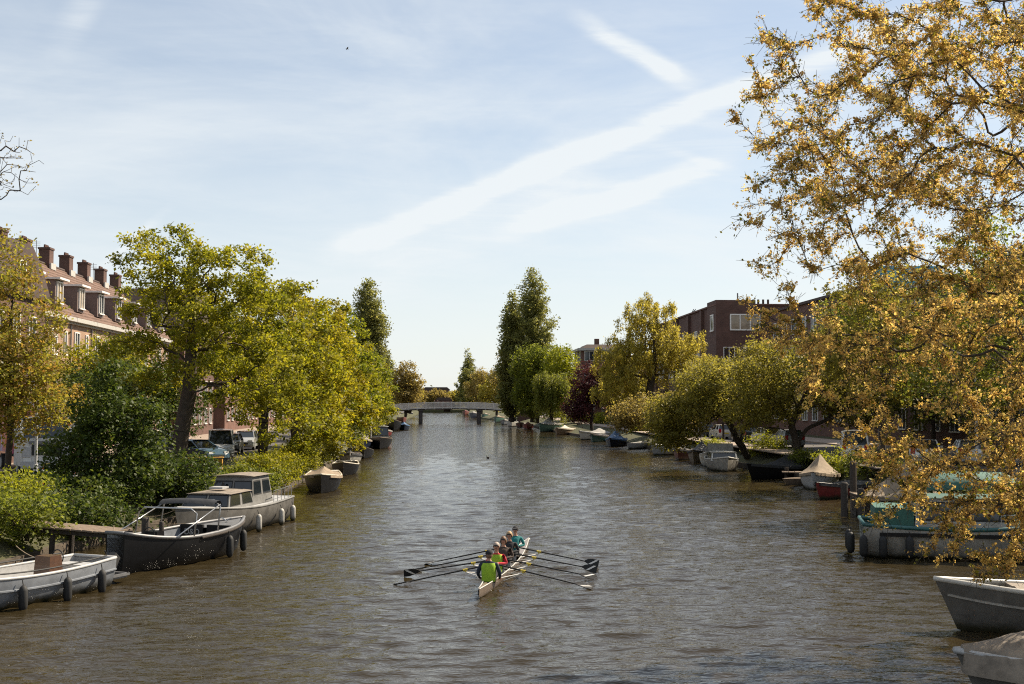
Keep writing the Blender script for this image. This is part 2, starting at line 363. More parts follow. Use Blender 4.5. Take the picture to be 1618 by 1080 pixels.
wm_ = bpy.data.materials.new('canal_water'); wm_.use_nodes = True; n_ = wm_.node_tree.nodes; l_ = wm_.node_tree.links
b_ = n_['Principled BSDF']; b_.inputs['Base Color'].default_value = (.030, .0225, .0105, 1); b_.inputs['Roughness'].default_value = .06; b_.inputs['IOR'].default_value = 1.333
t_ = n_.new('ShaderNodeTexCoord'); mp = n_.new('ShaderNodeMapping'); mp.inputs['Scale'].default_value = (1.0, 2.4, 1); l_.new(t_.outputs['Object'], mp.inputs['Vector'])
x1 = n_.new('ShaderNodeTexNoise'); x1.inputs['Scale'].default_value = 3.6; x1.inputs['Detail'].default_value = 2; x1.inputs['Roughness'].default_value = .6; l_.new(mp.outputs[0], x1.inputs['Vector'])
bp1 = n_.new('ShaderNodeBump'); bp1.inputs['Strength'].default_value = 1.0; bp1.inputs['Distance'].default_value = .030; l_.new(x1.outputs['Fac'], bp1.inputs['Height']); x0 = n_.new('ShaderNodeTexNoise'); x0.inputs['Scale'].default_value = 1.1; x0.inputs['Detail'].default_value = 1; l_.new(mp.outputs[0], x0.inputs['Vector'])
bp0 = n_.new('ShaderNodeBump'); bp0.inputs['Strength'].default_value = 1.0; bp0.inputs['Distance'].default_value = .05; l_.new(x0.outputs['Fac'], bp0.inputs['Height']); l_.new(bp0.outputs[0], bp1.inputs['Normal']); l_.new(bp1.outputs[0], b_.inputs['Normal'])
V_, F_ = water_mesh()
T(mesh_np('canal_water', V_, F_, wm_, smooth=True), kind='structure')

# ------------------------------------------------------------------ trees
def grow(trunk, targets, bf, step, rng, first=0.35):
    cap = 60000; pos = np.zeros((cap, 3)); par = np.full(cap, -1); pl = np.zeros(cap); dr = np.zeros((cap, 3)); n = 0
    tr = np.array(trunk, float)
    for i in range(len(tr)-1):
        k = max(1, int(np.linalg.norm(tr[i+1]-tr[i])/step))
        for j in range(k if i < len(tr)-2 else k+1):
            p = tr[i] + (tr[i+1]-tr[i])*j/k + (rng.normal(0, .03, 3) if n else 0)
            pos[n] = p; par[n] = n-1
            if n: d = p-pos[n-1]; pl[n] = pl[n-1]+np.linalg.norm(d); dr[n] = d/(np.linalg.norm(d)+1e-9)
            n += 1
    dr[0] = (0, 0, 1); nt0 = max(1, int(n*first)); top = tr[-1]
    tg = targets[np.argsort(np.linalg.norm(targets-(tr[-1]*.6+tr[len(tr)//2]*.4), axis=1))]
    for t in tg:
        d = np.linalg.norm(pos[nt0:n]-t, axis=1); j = nt0 + int(np.argmin(d + bf*pl[nt0:n])); D = np.linalg.norm(pos[j]-t)
        if D < .05 or n > cap-60: continue
        k = max(1, int(math.ceil(D/step))); c = pos[j] + dr[j]*D*.35 + (t-pos[j])*.2; prev = j; p0 = pos[j].copy()
        for q in range(1, k+1):
            s = q/k; p = p0*(1-s)**2 + 2*c*s*(1-s) + t*s*s
            if q < k: p = p + rng.normal(0, .035*step*2, 3)
            pos[n] = p; par[n] = prev; e = p-pos[prev]; ln = np.linalg.norm(e)+1e-9; pl[n] = pl[prev]+ln; dr[n] = e/ln; prev = n; n += 1
    return pos[:n], par[:n]
def radii(par, r0, tip, ex=2.2):
    n = len(par); acc = np.zeros(n); kids = np.zeros(n, int)
    for i in range(n-1, 0, -1):
        if kids[i] == 0: acc[i] += 1
        acc[par[i]] += acc[i]; kids[par[i]] += 1
    ex = math.log(max(acc[0], 2))/math.log(r0/tip)      # the pipe model, ending in twigs of radius tip
    return np.maximum(tip, r0*(acc/max(acc[0], 1))**(1/ex)), kids
def branch_mesh(name, pos, par, rad, m, parent, thin_sides=3):
    i = np.arange(1, len(pos)); p = par[i]; a, b = pos[p], pos[i]; rb = rad[i]; ra = np.minimum(rad[p], rb*1.25)
    big = np.zeros(len(pos), int); order = np.argsort(rad[i])
    big[p[order]] = i[order]; ra = np.where(big[p] == i, rad[p], ra)
    Vs, Fs, o = [], [], 0
    for sides, sel in ((7, rb > .05), (thin_sides, rb <= .05)):
        A, B, r1, r2 = a[sel], b[sel], ra[sel], rb[sel]
        if len(A) == 0: continue
        d = B-A; d /= np.linalg.norm(d, axis=1, keepdims=True)+1e-9
        ref = np.where(np.abs(d[:, 2:3]) < .9, [[0, 0, 1.]], [[1., 0, 0]]); u = np.cross(d, ref); u /= np.linalg.norm(u, axis=1, keepdims=True)+1e-9; w = np.cross(d, u)
        an = 2*np.pi*np.arange(sides)/sides; cs = (u[:, None]*np.cos(an)[None, :, None] + w[:, None]*np.sin(an)[None, :, None])
        lo = A[:, None]+cs*r1[:, None, None]; hi = (B+d*np.minimum(r2, .05)[:, None]*.3)[:, None]+cs*r2[:, None, None]
        vv = np.concatenate([lo, hi], 1); k = len(A); base = o+np.arange(k)[:, None]*2*sides; j = np.arange(sides); j2 = (j+1) % sides
        Fs.append(np.stack([base+j, base+j2, base+sides+j2, base+sides+j], -1).reshape(-1, 4)); Vs.append(vv.reshape(-1, 3)); o += k*2*sides
    return mesh_np(name, np.concatenate(Vs), np.concatenate(Fs), m, parent, smooth=True)
def leaf_quads(P, size, rng, up=.3, asp=.55, hang=0.0):
    n = len(P); nr = rng.normal(0, 1, (n, 3)); nr[:, 2] = np.abs(nr[:, 2])+up; nr /= np.linalg.norm(nr, axis=1, keepdims=True)
    t = rng.normal(0, 1, (n, 3)); t[:, 2] -= hang*2; t -= nr*np.sum(t*nr, 1, keepdims=True); t /= np.linalg.norm(t, axis=1, keepdims=True)+1e-9; b = np.cross(nr, t)
    s = np.asarray(size).reshape(-1, 1)*np.ones((n, 1))
    V = np.stack([P-t*s*.5, P+b*s*asp*.5+t*s*.08+nr*s*.06, P+t*s*.5, P-b*s*asp*.5+t*s*.08+nr*s*.06], 1).reshape(-1, 3)
    return V, np.arange(4*n).reshape(-1, 4)
def lobe_pts(lobes, n, rng, bias=.45):
    w = np.array([l[6] if len(l) > 6 else l[3]*l[4]*l[5] for l in lobes], float); w /= w.sum(); out = []
    for l, k in zip(lobes, rng.multinomial(n, w)):
        d = rng.normal(0, 1, (k, 3)); d /= np.linalg.norm(d, axis=1, keepdims=True)
        out.append(np.array(l[:3]) + d*(rng.random((k, 1))**bias)*np.array(l[3:6]))
    return np.concatenate(out)
def tree(name, loc, trunk, lobes, nt, leaf, nl, ls, lm, bark='bark', seed=1, step=.6, bf=.25, r0=.25, tip=.012, sig=.35, first=.35, hang=0.0, up=.3, asp=.6, bias=.45, cut=None):
    rg = np.random.default_rng(seed); root = empty(name, loc)
    tg = lobe_pts(lobes, nt, rg, bias)
    if cut: tg = tg[cut(tg)]
    pos, par = grow(trunk, tg, bf, step, rg, first); rad, kids = radii(par, r0, tip)
    branch_mesh('trunk', pos, par, rad, M[bark], root)
    c = np.where((rad < max(.03, tip*2.4)) & (np.arange(len(pos)) > 3))[0]
    w = np.where(kids[c] == 0, 3.0, 1.0); pick = rg.choice(c, nl, p=w/w.sum())
    P = pos[pick]; cr = rg.random(len(pos))[pick]
    if hang > 0:
        P = P + rg.normal(0, 1, P.shape)*np.array([sig*.5, sig*.5, .15]); P[:, 2] -= (rg.random(nl)**1.2)*hang*(.4+.6*cr)
        P[:, 2] = np.maximum(P[:, 2], .25)
    else: P = P + rg.normal(0, sig, P.shape)*np.array([1, 1, .75])
    V, F = leaf_quads(P, ls*(.6+.8*rg.random(nl)), rg, up, asp, hang)
    rv = np.clip(.5*cr + .5*rg.random(nl), 0, 1)
    mesh_np('crown', V, F, leaf, root, rnd=rv)
    return root
LF = dict(
    maple=leafmat('maple_blossom_leaf', [(.065, .078, .008), (.155, .16, .012), (.27, .25, .016), (.35, .295, .026)], .52),
    maple_b=leafmat('maple_fresh_leaf', [(.05, .072, .008), (.13, .15, .012), (.23, .24, .018), (.30, .28, .026)], .52),
    maple_c=leafmat('maple_gold_leaf', [(.08, .085, .008), (.20, .18, .012), (.32, .27, .016), (.39, .31, .028)], .52),
    elm_seed=leafmat('elm_seed_cluster', [(.36, .215, .07), (.52, .34, .115), (.63, .44, .16), (.66, .51, .18)], .56, .7),
    elm_leaf=leafmat('elm_leaf', [(.08, .075, .012), (.18, .16, .02), (.30, .25, .03)], .5),
    willow=leafmat('willow_leaf', [(.20, .165, .032), (.33, .275, .05), (.43, .36, .075)], .55),
    weeping=leafmat('weeping_willow_leaf', [(.09, .11, .02), (.17, .18, .03), (.28, .26, .045)], .5),
    poplar=leafmat('poplar_leaf', [(.10, .11, .035), (.19, .19, .06), (.31, .285, .095)], .55),
    olive=leafmat('hawthorn_leaf', [(.10, .095, .018), (.20, .175, .032), (.34, .28, .06)], .55),
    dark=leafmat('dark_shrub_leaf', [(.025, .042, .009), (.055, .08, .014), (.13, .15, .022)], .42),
    lime=leafmat('lime_green_leaf', [(.13, .15, .012), (.24, .25, .018), (.34, .33, .03)], .5),
    copper=leafmat('copper_leaf', [(.04, .012, .014), (.08, .022, .026), (.15, .05, .05)], .35),
    russet=leafmat('russet_leaf', [(.22, .10, .03), (.26, .18, .035), (.20, .20, .028), (.36, .31, .045)], .55),
    tan=leafmat('tan_leaf', [(.16, .12, .04), (.25, .19, .06), (.34, .26, .085)], .5),
    green=leafmat('green_leaf', [(.07, .09, .014), (.14, .16, .02), (.25, .26, .032)], .5),
)
# big maple in front, on the left bank
GRP = 'trees along the canal banks'
o = tree('maple_tree', (-14.2, 64.5, 1.25), [(0, 0, 0), (.1, 0, 2.2), (.45, .1, 4.5), (.55, 0, 7.5), (.7, 0, 10)],
         [(-.6, 0, 10.0, 3.4, 3.4, 3.6), (2.4, -.3, 9.2, 3.4, 3.4, 3.2), (-1.6, 0, 6.6, 2.6, 3.2, 2.4), (3.6, -.6, 5.4, 3.6, 3.4, 2.6), (5.4, -.8, 3.4, 2.4, 2.6, 2.0)],
         430, LF['maple'], 33000, .19, None, seed=3, r0=.42, sig=.23, bf=.22, first=.30)
T(o, 'big yellow-green maple with dark forked trunk above the white cabin cruiser', 'tree', GRP)
# the maples behind it: three shapes, copied down the bank
var = []
for s in range(3):
    lob = [(0, 0, 8.4, 4.6, 4.6, 3.6), (1.5, 0, 5.6, 4.4, 4.6, 3.2), (-1.4, .5, 6.0, 3.8, 4.2, 3.0), (3.2, -.5, 3.0, 2.8, 3.4, 1.7), (3.6, .8, 1.9, 2.0, 2.8, 1.1), (2.6, -.8, .9, 2.3, 3.2, 1.0), (.6*s-.4, .5, 10.2, 2.6, 2.6, 1.9)]
    var.append(tree('maple_tree', (0, 0, 1.2), [(0, 0, 0), (.1, 0, 2.4), (0, .2, 5), (.1, 0, 8)], lob, 230, LF['maple'], 22000, .24, None, seed=20+s, r0=.32, sig=.27, tip=.016, first=.3))
row = [(-11.7, 77, 1.03, 'second maple of the left bank row, close behind the big dark-trunked maple'), (-11.0, 88, 1.06, 'full yellow maple of the left bank row above the dark boat with tan cover'),
       (-10.9, 101, 1.06, 'broad yellow maple fourth along the left bank row'), (-11.2, 116, 1.0, 'rounded yellow maple fifth along the left bank row'),
       (-11.2, 133, .98, 'yellow maple sixth along the left bank, in front of the poplar'), (-11.5, 153, .95, 'yellow maple seventh along the left bank, below the tall poplar'),
       (-12.4, 178, .95, 'small-looking maple eighth along the left bank row'), (-14.0, 208, .92, 'distant maple ninth along the left bank row'), (-16.5, 245, .95, 'farthest yellow maple of the left bank row, beside the footbridge')]
for i, (x, y, s, lab) in enumerate(row):
    o = var[i] if i < 3 else copy_tree(var[i % 3])
    o.location = (x, y, 1.2); o.rotation_euler = (0, 0, (0, .5, -.4, 2.2, .2, -.6, 1.0, .4, -.3)[i]); o.scale = (s, s, s); T(o, lab, 'tree', GRP)
    for ch in o.children:
        if ch.name.startswith('crown'): ch.material_slots[0].link = 'OBJECT'; ch.material_slots[0].material = LF[('maple', 'maple_c', 'maple_b', 'maple_c', 'maple', 'maple_b', 'maple_c', 'maple', 'maple_c')[i]]
# left: russet young tree, bare tree, shrubs
o = tree('young_tree', (-17.3, 48, 1.3), [(0, 0, 0), (.05, 0, 3), (0, 0, 6.5), (.1, 0, 9.5)], [(-.2, 0, 4.4, 2.9, 2.6, 2.4), (.2, 0, 6.4, 2.3, 2.2, 2.2), (-.5, 0, 8.6, 1.7, 1.5, 2.2), (.7, 0, 3.7, 2.5, 2.2, 1.2), (-2.2, 0, 5.6, 1.6, 1.6, 2.2)],
         560, LF['russet'], 23000, .15, None, seed=8, r0=.13, sig=.22, tip=.008, bf=.5, first=.3)
T(o, 'slender young tree with russet and green leaves beside the truck', 'tree', GRP)
o = tree('bare_tree', (-16.6, 33, 1.3), [(0, 0, 0), (0, 0, 4), (.3, 0, 8)], [(3.5, 0, 10.3, 2.0, 1.2, 1.25, 5), (-1, 0, 10.5, 3, 2.5, 2.5, 1)], 700, LF['tan'], 800, .07, None, bark='bark', seed=5, r0=.2, tip=.007, sig=.05, bf=.1, step=.4, bias=.7)
T(o, 'bare twigs of a leafless tree reaching in at the far left edge', 'tree', GRP)
def shrub(loc, lobes, leaf, n, ls, label, seed, cat='shrub', nt=140, name='shrub', sig=.22):
    o = tree(name, loc, [(0, 0, 0), (.05, 0, .4), (0, 0, .9)], lobes, nt, LF[leaf], n, ls, None, seed=seed, r0=.07, tip=.008, sig=sig, step=.4, bf=.3, first=.1)
    return T(o, label, cat, 'shrubs on the banks')
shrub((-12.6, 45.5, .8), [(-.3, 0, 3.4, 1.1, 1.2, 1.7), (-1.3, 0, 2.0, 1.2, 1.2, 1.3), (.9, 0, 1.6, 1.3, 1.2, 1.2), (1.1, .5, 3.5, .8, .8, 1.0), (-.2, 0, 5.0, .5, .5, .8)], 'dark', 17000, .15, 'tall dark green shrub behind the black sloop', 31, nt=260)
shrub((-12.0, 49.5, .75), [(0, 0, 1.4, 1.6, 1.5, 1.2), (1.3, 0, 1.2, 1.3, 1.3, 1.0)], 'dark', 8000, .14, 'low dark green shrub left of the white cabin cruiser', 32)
shrub((-12.9, 37.5, .7), [(0, 0, .7, 1.2, 1.0, .8), (-1.2, .4, .8, 1.1, 1.0, .9)], 'green', 5000, .12, 'small green shrub beside the wooden jetty', 33)
shrub((-14.6, 33.2, .7), [(0, 0, .9, 1.5, 1.3, 1.2), (-1.3, 0, 1.4, 1.5, 1.3, 1.3), (1.1, .4, .5, .9, .9, .8)], 'lime', 9000, .12, 'leafy yellow-green bush above the grey open boat', 34)
shrub((-14.6, 41.5, 1.0), [(0, 0, .8, 1.2, 1.0, .8)], 'lime', 3000, .12, 'low sunlit bush in front of the traffic cones', 35)
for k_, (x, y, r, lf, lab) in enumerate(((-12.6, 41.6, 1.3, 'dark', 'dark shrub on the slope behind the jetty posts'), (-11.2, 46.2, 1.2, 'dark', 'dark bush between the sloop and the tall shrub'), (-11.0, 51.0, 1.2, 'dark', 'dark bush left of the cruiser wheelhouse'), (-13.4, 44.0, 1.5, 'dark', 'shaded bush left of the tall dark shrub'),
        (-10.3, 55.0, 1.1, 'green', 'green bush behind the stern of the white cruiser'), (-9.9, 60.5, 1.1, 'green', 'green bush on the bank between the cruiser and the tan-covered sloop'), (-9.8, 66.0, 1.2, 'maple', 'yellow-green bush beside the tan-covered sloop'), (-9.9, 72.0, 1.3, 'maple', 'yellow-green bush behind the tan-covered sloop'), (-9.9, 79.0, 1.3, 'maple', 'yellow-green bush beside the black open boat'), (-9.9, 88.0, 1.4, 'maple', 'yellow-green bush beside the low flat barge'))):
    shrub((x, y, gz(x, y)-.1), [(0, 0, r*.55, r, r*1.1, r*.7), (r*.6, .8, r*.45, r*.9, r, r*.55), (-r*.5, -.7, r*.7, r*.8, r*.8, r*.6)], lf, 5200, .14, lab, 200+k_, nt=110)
o = tree('lilac_tree', (-18.6, 69.5, 1.3), [(0, 0, 0), (0, 0, 1.6), (0, 0, 4)], [(0, 0, 4.4, 3.4, 2.6, 2.2), (-2.4, 0, 3.6, 2.4, 2.2, 1.8), (2.6, 0, 3.4, 2.4, 2.2, 1.9)], 260, LF['dark'], 15000, .19, None, seed=230, r0=.16, sig=.33)
T(o, 'dark green small tree between the russet tree and the big maple', 'tree', GRP)
o = tree('lilac_tree', (-22.4, 78, 1.3), [(0, 0, 0), (0, 0, 2.2), (0, 0, 5)], [(0, 0, 5.6, 3.2, 2.6, 2.4), (-1.4, 0, 4.0, 2.6, 2.2, 1.8), (2.2, 0, 4.2, 2.6, 2.2, 1.9)], 260, LF['maple'], 13000, .22, None, seed=231, r0=.16, sig=.33)
T(o, 'yellow-green street tree in front of the pale brick terrace', 'tree', GRP)
# right bank, near to far
o = empty('elm_tree', (22.4, 20.5, 1.3))
rg = np.random.default_rng(77)
tg = np.concatenate([lobe_pts([(-5.2, -.2, 7.7, 12.1, 7.2, 9.6)], 5600, rg, .42), lobe_pts([(-8.8, -.6, 1.9, 6.6, 3.2, 1.7)], 420, rg, .6)])
low = np.arange(len(tg)) >= 5600
keep = (tg[:, 2] > .3) & ((rg.random(len(tg)) < np.clip((tg[:, 2]+1.2)/5.5, .2, 1)) | low) & (np.hypot(tg[:, 0]+22.4, tg[:, 1]+20.5) > 11)
tg = tg[keep]
pos, par = grow([(0, 0, 0), (-.2, 0, 2.6), (-.8, 0, 5), (-1.6, 0, 8.5), (-2, 0, 12)], tg, .12, .34, rg, .2)
rad, kids = radii(par, .48, .0055, 2.05)
branch_mesh('trunk', pos, par, rad, M['bark'], o)
c = np.where((rad < .022) & (np.arange(len(pos)) > 5))[0]
px_, py_ = project(pos[c]+np.array([22.4, 20.5, 1.3])); inside = (px_ < 1720) & (py_ > -120)
prob = np.where(inside, 1.0, .10); pick = rg.choice(c, 30000, p=prob/prob.sum()); tt = rg.random((len(pick), 1))
t0 = pos[pick]*(1-tt)+pos[par[pick]]*tt; dd = pos[pick]-pos[par[pick]]; dd /= np.linalg.norm(dd, axis=1, keepdims=True)+1e-9
dd = dd*.55+rg.normal(0, .55, dd.shape)+np.array([-.10, -.05, -.05]); dd /= np.linalg.norm(dd, axis=1, keepdims=True)
ln = .12+.30*rg.random((len(pick), 1)); mid = t0+dd*ln*.55+rg.normal(0, .02, t0.shape); end = t0+dd*ln+np.array([0, 0, -.05])*ln+rg.normal(0, .03, t0.shape)
tp = np.concatenate([t0, mid, end]); k_ = len(pick); tpar = np.concatenate([np.full(k_, -1), np.arange(k_), np.arange(k_)+k_])
sel = np.arange(k_, 3*k_); u_ = tp[sel]-tp[tpar[sel]]; u_ /= np.linalg.norm(u_, axis=1, keepdims=True)+1e-9; e1 = np.cross(u_, [0.3, .2, .93]); e1 /= np.linalg.norm(e1, axis=1, keepdims=True)+1e-9; e2 = np.cross(u_, e1)
an = np.arange(3)*2.0944; cs = e1[:, None]*np.cos(an)[None, :, None]+e2[:, None]*np.sin(an)[None, :, None]
vv = np.concatenate([tp[tpar[sel]][:, None]+cs*.0045, tp[sel][:, None]+cs*.0030], 1); bs = np.arange(len(sel))[:, None]*6; j = np.arange(3); j2 = (j+1) % 3
mesh_np('twigs', vv.reshape(-1, 3), np.stack([bs+j, bs+j2, bs+3+j2, bs+3+j], -1).reshape(-1, 4), M['bark'], o)
seedy = rg.random(k_) < .52          # some twigs carry seeds, others only leaves
nc = 52000; w_i = rg.integers(0, k_, nc); w_i = np.where(rg.random(nc) < .55, np.resize(w_i[seedy[w_i]], nc), w_i); s_ = rg.random((nc, 1))*1.05
C = np.where(s_ < .55, t0[w_i]+(mid[w_i]-t0[w_i])*(s_/.55), mid[w_i]+(end[w_i]-mid[w_i])*((s_-.55)/.45))
sd = seedy[w_i]; Cs = C[sd]; nper = 7; rep = np.repeat(np.arange(len(Cs)), nper)
P = Cs[rep] + rg.normal(0, 1, (len(rep), 3))*(.022+.020*rg.random(len(Cs)))[rep][:, None]
V, F = leaf_quads(P, .044*(.5+1.0*rg.random(len(P))**1.5), rg, .1, .9)
tone = rg.random(k_)[w_i][sd]; mesh_np('seed_clusters', V, F, LF['elm_seed'], o, rnd=np.clip(.6*tone[rep]+.4*rg.random(len(P)), 0, 1))
Cl = np.concatenate([C[~sd], C[rg.random(nc) < .3]]); rep = np.repeat(np.arange(len(Cl)), 2); P = Cl[rep]+rg.normal(0, .03, (len(rep), 3))
V, F = leaf_quads(P, .062*(.4+1.2*rg.random(len(P))), rg, .2, .6)
mesh_np('crown', V, F, LF['elm_leaf'], o, rnd=rg.random(len(P)))
T(o, 'huge elm with tan seed clusters overhanging the right of the canal', 'tree', GRP)
o = tree('lime_tree', (25.0, 50.5, 1.3), [(0, 0, 0), (0, 0, 2.5), (.1, 0, 5), (0, 0, 9)], [(0, 0, 7.0, 4.6, 4, 3.2), (-2.0, 0, 5.4, 3.2, 3.4, 2.2), (3, 0, 5.6, 3.4, 3.4, 2.6), (0, 0, 10, 3, 3, 2.4)], 420, LF['green'], 17000, .18, None, seed=41, r0=.14, sig=.32, first=.35)
T(o, 'green-leaved street tree with thin trunk behind the elm branches', 'tree', GRP)
for x_, y_, sd_, lb_ in ((30.5, 83, 141, 'green street tree behind the parked white van-like car'), (36.2, 62, 142, 'green street tree behind the silver car at the right edge'), (27.6, 99, 144, 'street tree behind the dense olive tree'), (26.8, 111, 145, 'street tree behind the leaning olive tree'), (27.0, 122, 146, 'street tree left of the leaning olive tree, near the golden willow'), (33.5, 92, 147, 'street tree behind the silver car seen between the olive stems'), (25.4, 66.5, 143, 'small green street tree between the elm and the parked hatchbacks'), (36.3, 74, 148, 'street tree in front of the brick row, right of the parked van-like car'), (36.3, 85, 149, 'street tree in front of the far half of the brick row')):
    o = tree('street_tree', (x_, y_, 1.3), [(0, 0, 0), (0, 0, 2.5), (.1, 0, 5), (0, 0, 9)], [(0, 0, 7.4, 4.2, 4, 3.2), (-2.0, 0, 5.6, 3.2, 3.4, 2.2), (2.6, 0, 5.8, 3.2, 3.4, 2.4), (0, 0, 10.4, 3, 3, 2.4)] + ([(0, 0, 3.6, 3.6, 3.4, 1.8)] if sd_ in (147, 148, 149) else []), 360, LF['olive' if sd_ in (143, 144, 145, 146) else 'green'], 15000, .22, None, seed=sd_, r0=.16, sig=.32, first=.35)
    if 144 <= sd_ <= 146: o.scale = (.68, .68, .66)
    T(o, lb_, 'tree', GRP)
o = tree('hawthorn_tree', (24.6, 80, .9), [(0, 0, 0), (-.1, 0, 1.0), (-.5, 0, 2.5), (.6, 0, 5)], [(-1.4, 0, 6.0, 3.6, 3.4, 2.6), (2.0, 0, 6.2, 3.8, 3.4, 2.7), (-2.6, 0, 3.8, 2.6, 2.6, 1.7), (3.8, 0, 4.2, 2.8, 2.8, 2.0)], 560, LF['olive'], 34000, .19, None, seed=42, r0=.30, sig=.33, bf=.5, first=.1)
T(o, 'dense olive tree with several dark stems behind the black covered boat', 'tree', GRP)
o = tree('hawthorn_tree', (23.9, 91, .7), [(0, 0, 0), (-1.3, -1, 1.9), (-2.4, -1.6, 3.8), (-3.2, -1.5, 5.2)], [(-3.0, -1.6, 5.2, 3.6, 3.2, 2.4), (-5.6, -1.6, 3.4, 2.8, 2.6, 1.9), (.6, 0, 5.6, 3.0, 3.0, 2.5), (-6.0, -1.4, 1.9, 2.0, 2.2, 1.5)], 560, LF['olive'], 34000, .20, None, seed=43, r0=.28, sig=.33, bf=.45, first=.2)
T(o, 'olive tree leaning on a slanting trunk over the small motor boats', 'tree', GRP)
o = tree('willow_tree', (25.2, 140, 1.1), [(0, 0, 0), (0, 0, 2.6), (-.4, 0, 5), (.3, 0, 9), (.2, 0, 13)], [(-.5, 0, 13.4, 3.8, 3.6, 4.2), (-3.2, 0, 9.4, 4.2, 3.8, 3.6), (3.2, 0, 9.6, 4.4, 3.8, 3.8), (-4.6, 0, 6.0, 3.0, 3.2, 2.6), (4.8, 0, 6.0, 2.6, 3.0, 2.4)], 560, LF['willow'], 44000, .30, None, seed=44, r0=.5, sig=.4, hang=1.7, bf=.2, tip=.02, asp=.4)
T(o, 'large golden willow with crooked dark limbs on the right bank', 'tree', GRP)
o = tree('bush_tree', (23.6, 128, .9), [(0, 0, 0), (0, 0, 1), (0, 0, 2)], [(-1.5, 0, 2.8, 3.2, 2.6, 2.0), (2, 0, 3.2, 3, 2.6, 2.2), (-3.6, 0, 2.4, 1.8, 1.8, 1.4)], 260, LF['tan'], 14000, .24, None, seed=45, r0=.2, sig=.4)
T(o, 'low brownish spreading tree under the golden willow', 'tree', GRP)
o = tree('copper_beech', (21.9, 172, 1.0), [(0, 0, 0), (0, 0, 2), (0, 0, 5)], [(0, 0, 6.4, 3.0, 3, 3.6), (-1.8, 0, 3.2, 2.2, 2.4, 2.4), (2.6, 0, 7.4, 2.6, 2.4, 2.6)], 300, LF['copper'], 15000, .30, None, seed=46, r0=.25, sig=.4)
T(o, 'purple-leaved copper beech between two willows', 'tree', GRP)
o = tree('weeping_willow', (18.8, 203, .8), [(0, 0, 0), (0, 0, 3), (-.2, 0, 7)], [(0, 0, 8.4, 3.1, 3.1, 1.5), (0, 0, 7.0, 3.6, 3.4, 1.2)], 300, LF['weeping'], 24000, .34, None, seed=47, r0=.35, sig=.4, hang=6.5, asp=.35, bf=.2, tip=.02)
T(o, 'round weeping willow with strands hanging to the water', 'tree', GRP)
def poplar(loc, h, r, label, seed, n=34000, ls=.44, leaf='poplar'):
    lob = [(0, 0, h*.20, r*.95, r*.95, h*.16), (0, 0, h*.42, r, r, h*.2), (r*.15, 0, h*.63, r*.9, r*.9, h*.2), (0, 0, h*.78, r*.66, r*.66, h*.15), (.1, 0, h*.91, r*.36, r*.36, h*.09)]
    o = tree('poplar_tree', loc, [(0, 0, 0), (.1, 0, h*.3), (0, 0, h*.6), (.1, 0, h*.96)], lob, 520, LF[leaf], n, ls, None, seed=seed, r0=.5, sig=.5, tip=.02, bf=.9, first=.06)
    return T(o, label, 'tree', 'poplars')
poplar((17.7, 232, 1.1), 31.5, 4.6, 'tallest dark poplar rising above the footbridge on the right', 51)
poplar((13.9, 236, 1.1), 26.5, 3.2, 'slimmer poplar close left of the tallest right-hand poplar', 52)
poplar((-15.0, 232, 1.1), 29.5, 4.1, 'tall dark poplar behind the yellow maples on the left', 53)
poplar((-16.4, 345, 1.1), 20, 3, 'small distant poplar left of the far end of the canal', 54, 7000, .6)
poplar((12.8, 610, 1.1), 33, 5, 'far-off poplar standing alone above the end of the canal', 55, 7000, .8)
o = tree('lime_tree', (17.9, 222, 1.1), [(0, 0, 0), (0, 0, 3), (0, 0, 9)], [(-.8, 0, 10, 4.2, 4, 5), (0, 0, 5, 4.8, 4, 4), (2.4, 0, 12, 2.8, 2.6, 3.0)], 400, LF['green'], 22000, .36, None, seed=56, r0=.4, sig=.5)
T(o, 'leafy green tree at the foot of the right-hand poplars', 'tree', GRP)
o = tree('lime_tree', (21.6, 212, 1.1), [(0, 0, 0), (0, 0, 3), (0, 0, 9)], [(0, 0, 10, 3.0, 3, 4), (.6, 0, 6, 3, 3, 3)], 260, LF['lime'], 11000, .36, None, seed=57, r0=.3, sig=.5)
T(o, 'bright lime-green tree right of the poplars', 'tree', GRP)
far = [(19.0, 318, 21, 6.5, 'tan', 'bare-topped tan tree behind the right end of the footbridge'), (15.8, 345, 14, 5.5, 'willow', 'golden willow over the middle of the footbridge'), (13.0, 395, 16, 6, 'tan', 'tan spring tree beyond the footbridge, third from the poplars'),
       (13.5, 450, 16, 6, 'olive', 'olive tree far beyond the footbridge'), (11.5, 520, 20, 7, 'poplar', 'grey-green tree near the end of the canal'), (-9.6, 305, 15.5, 4.5, 'tan', 'pale thin-leaved tree behind the last maple'),
       (-13.5, 420, 14, 6, 'willow', 'hazy yellow tree on the left beyond the footbridge'), (-14, 520, 14, 7, 'tan', 'distant tan tree on the left near the end of the canal'), (-3.5, 640, 12, 8, 'tan', 'low tan tree closing the end of the canal'), (6, 660, 11, 8, 'willow', 'low yellow tree closing the end of the canal on the right'),
       (29.5, 300, 17, 7, 'green', 'green tree behind the poplars on the right'), (33, 215, 14, 5, 'olive', 'olive tree beside the red brick house'), (-20, 285, 15, 6, 'green', 'green tree behind the far maples on the left')]
for i, (x, y, h, r, lf, lab) in enumerate(far):
    lob = [(0, 0, h*.72, r*.62, r*.62, h*.24), (-r*.4, 0, h*.5, r*.6, r*.6, h*.24), (r*.45, 0, h*.48, r*.6, r*.6, h*.26), (0, 0, h*.3, r*.8, r*.8, h*.18)]
    o = tree('bank_tree', (x, y, 1.2), [(0, 0, 0), (.2, 0, h*.25), (0, 0, h*.6)], lob, 260, LF[lf], 8000, .5 if y < 400 else .8, None, seed=60+i, r0=.4, sig=.5, tip=.03)
    T(o, lab, 'tree', 'distant trees')
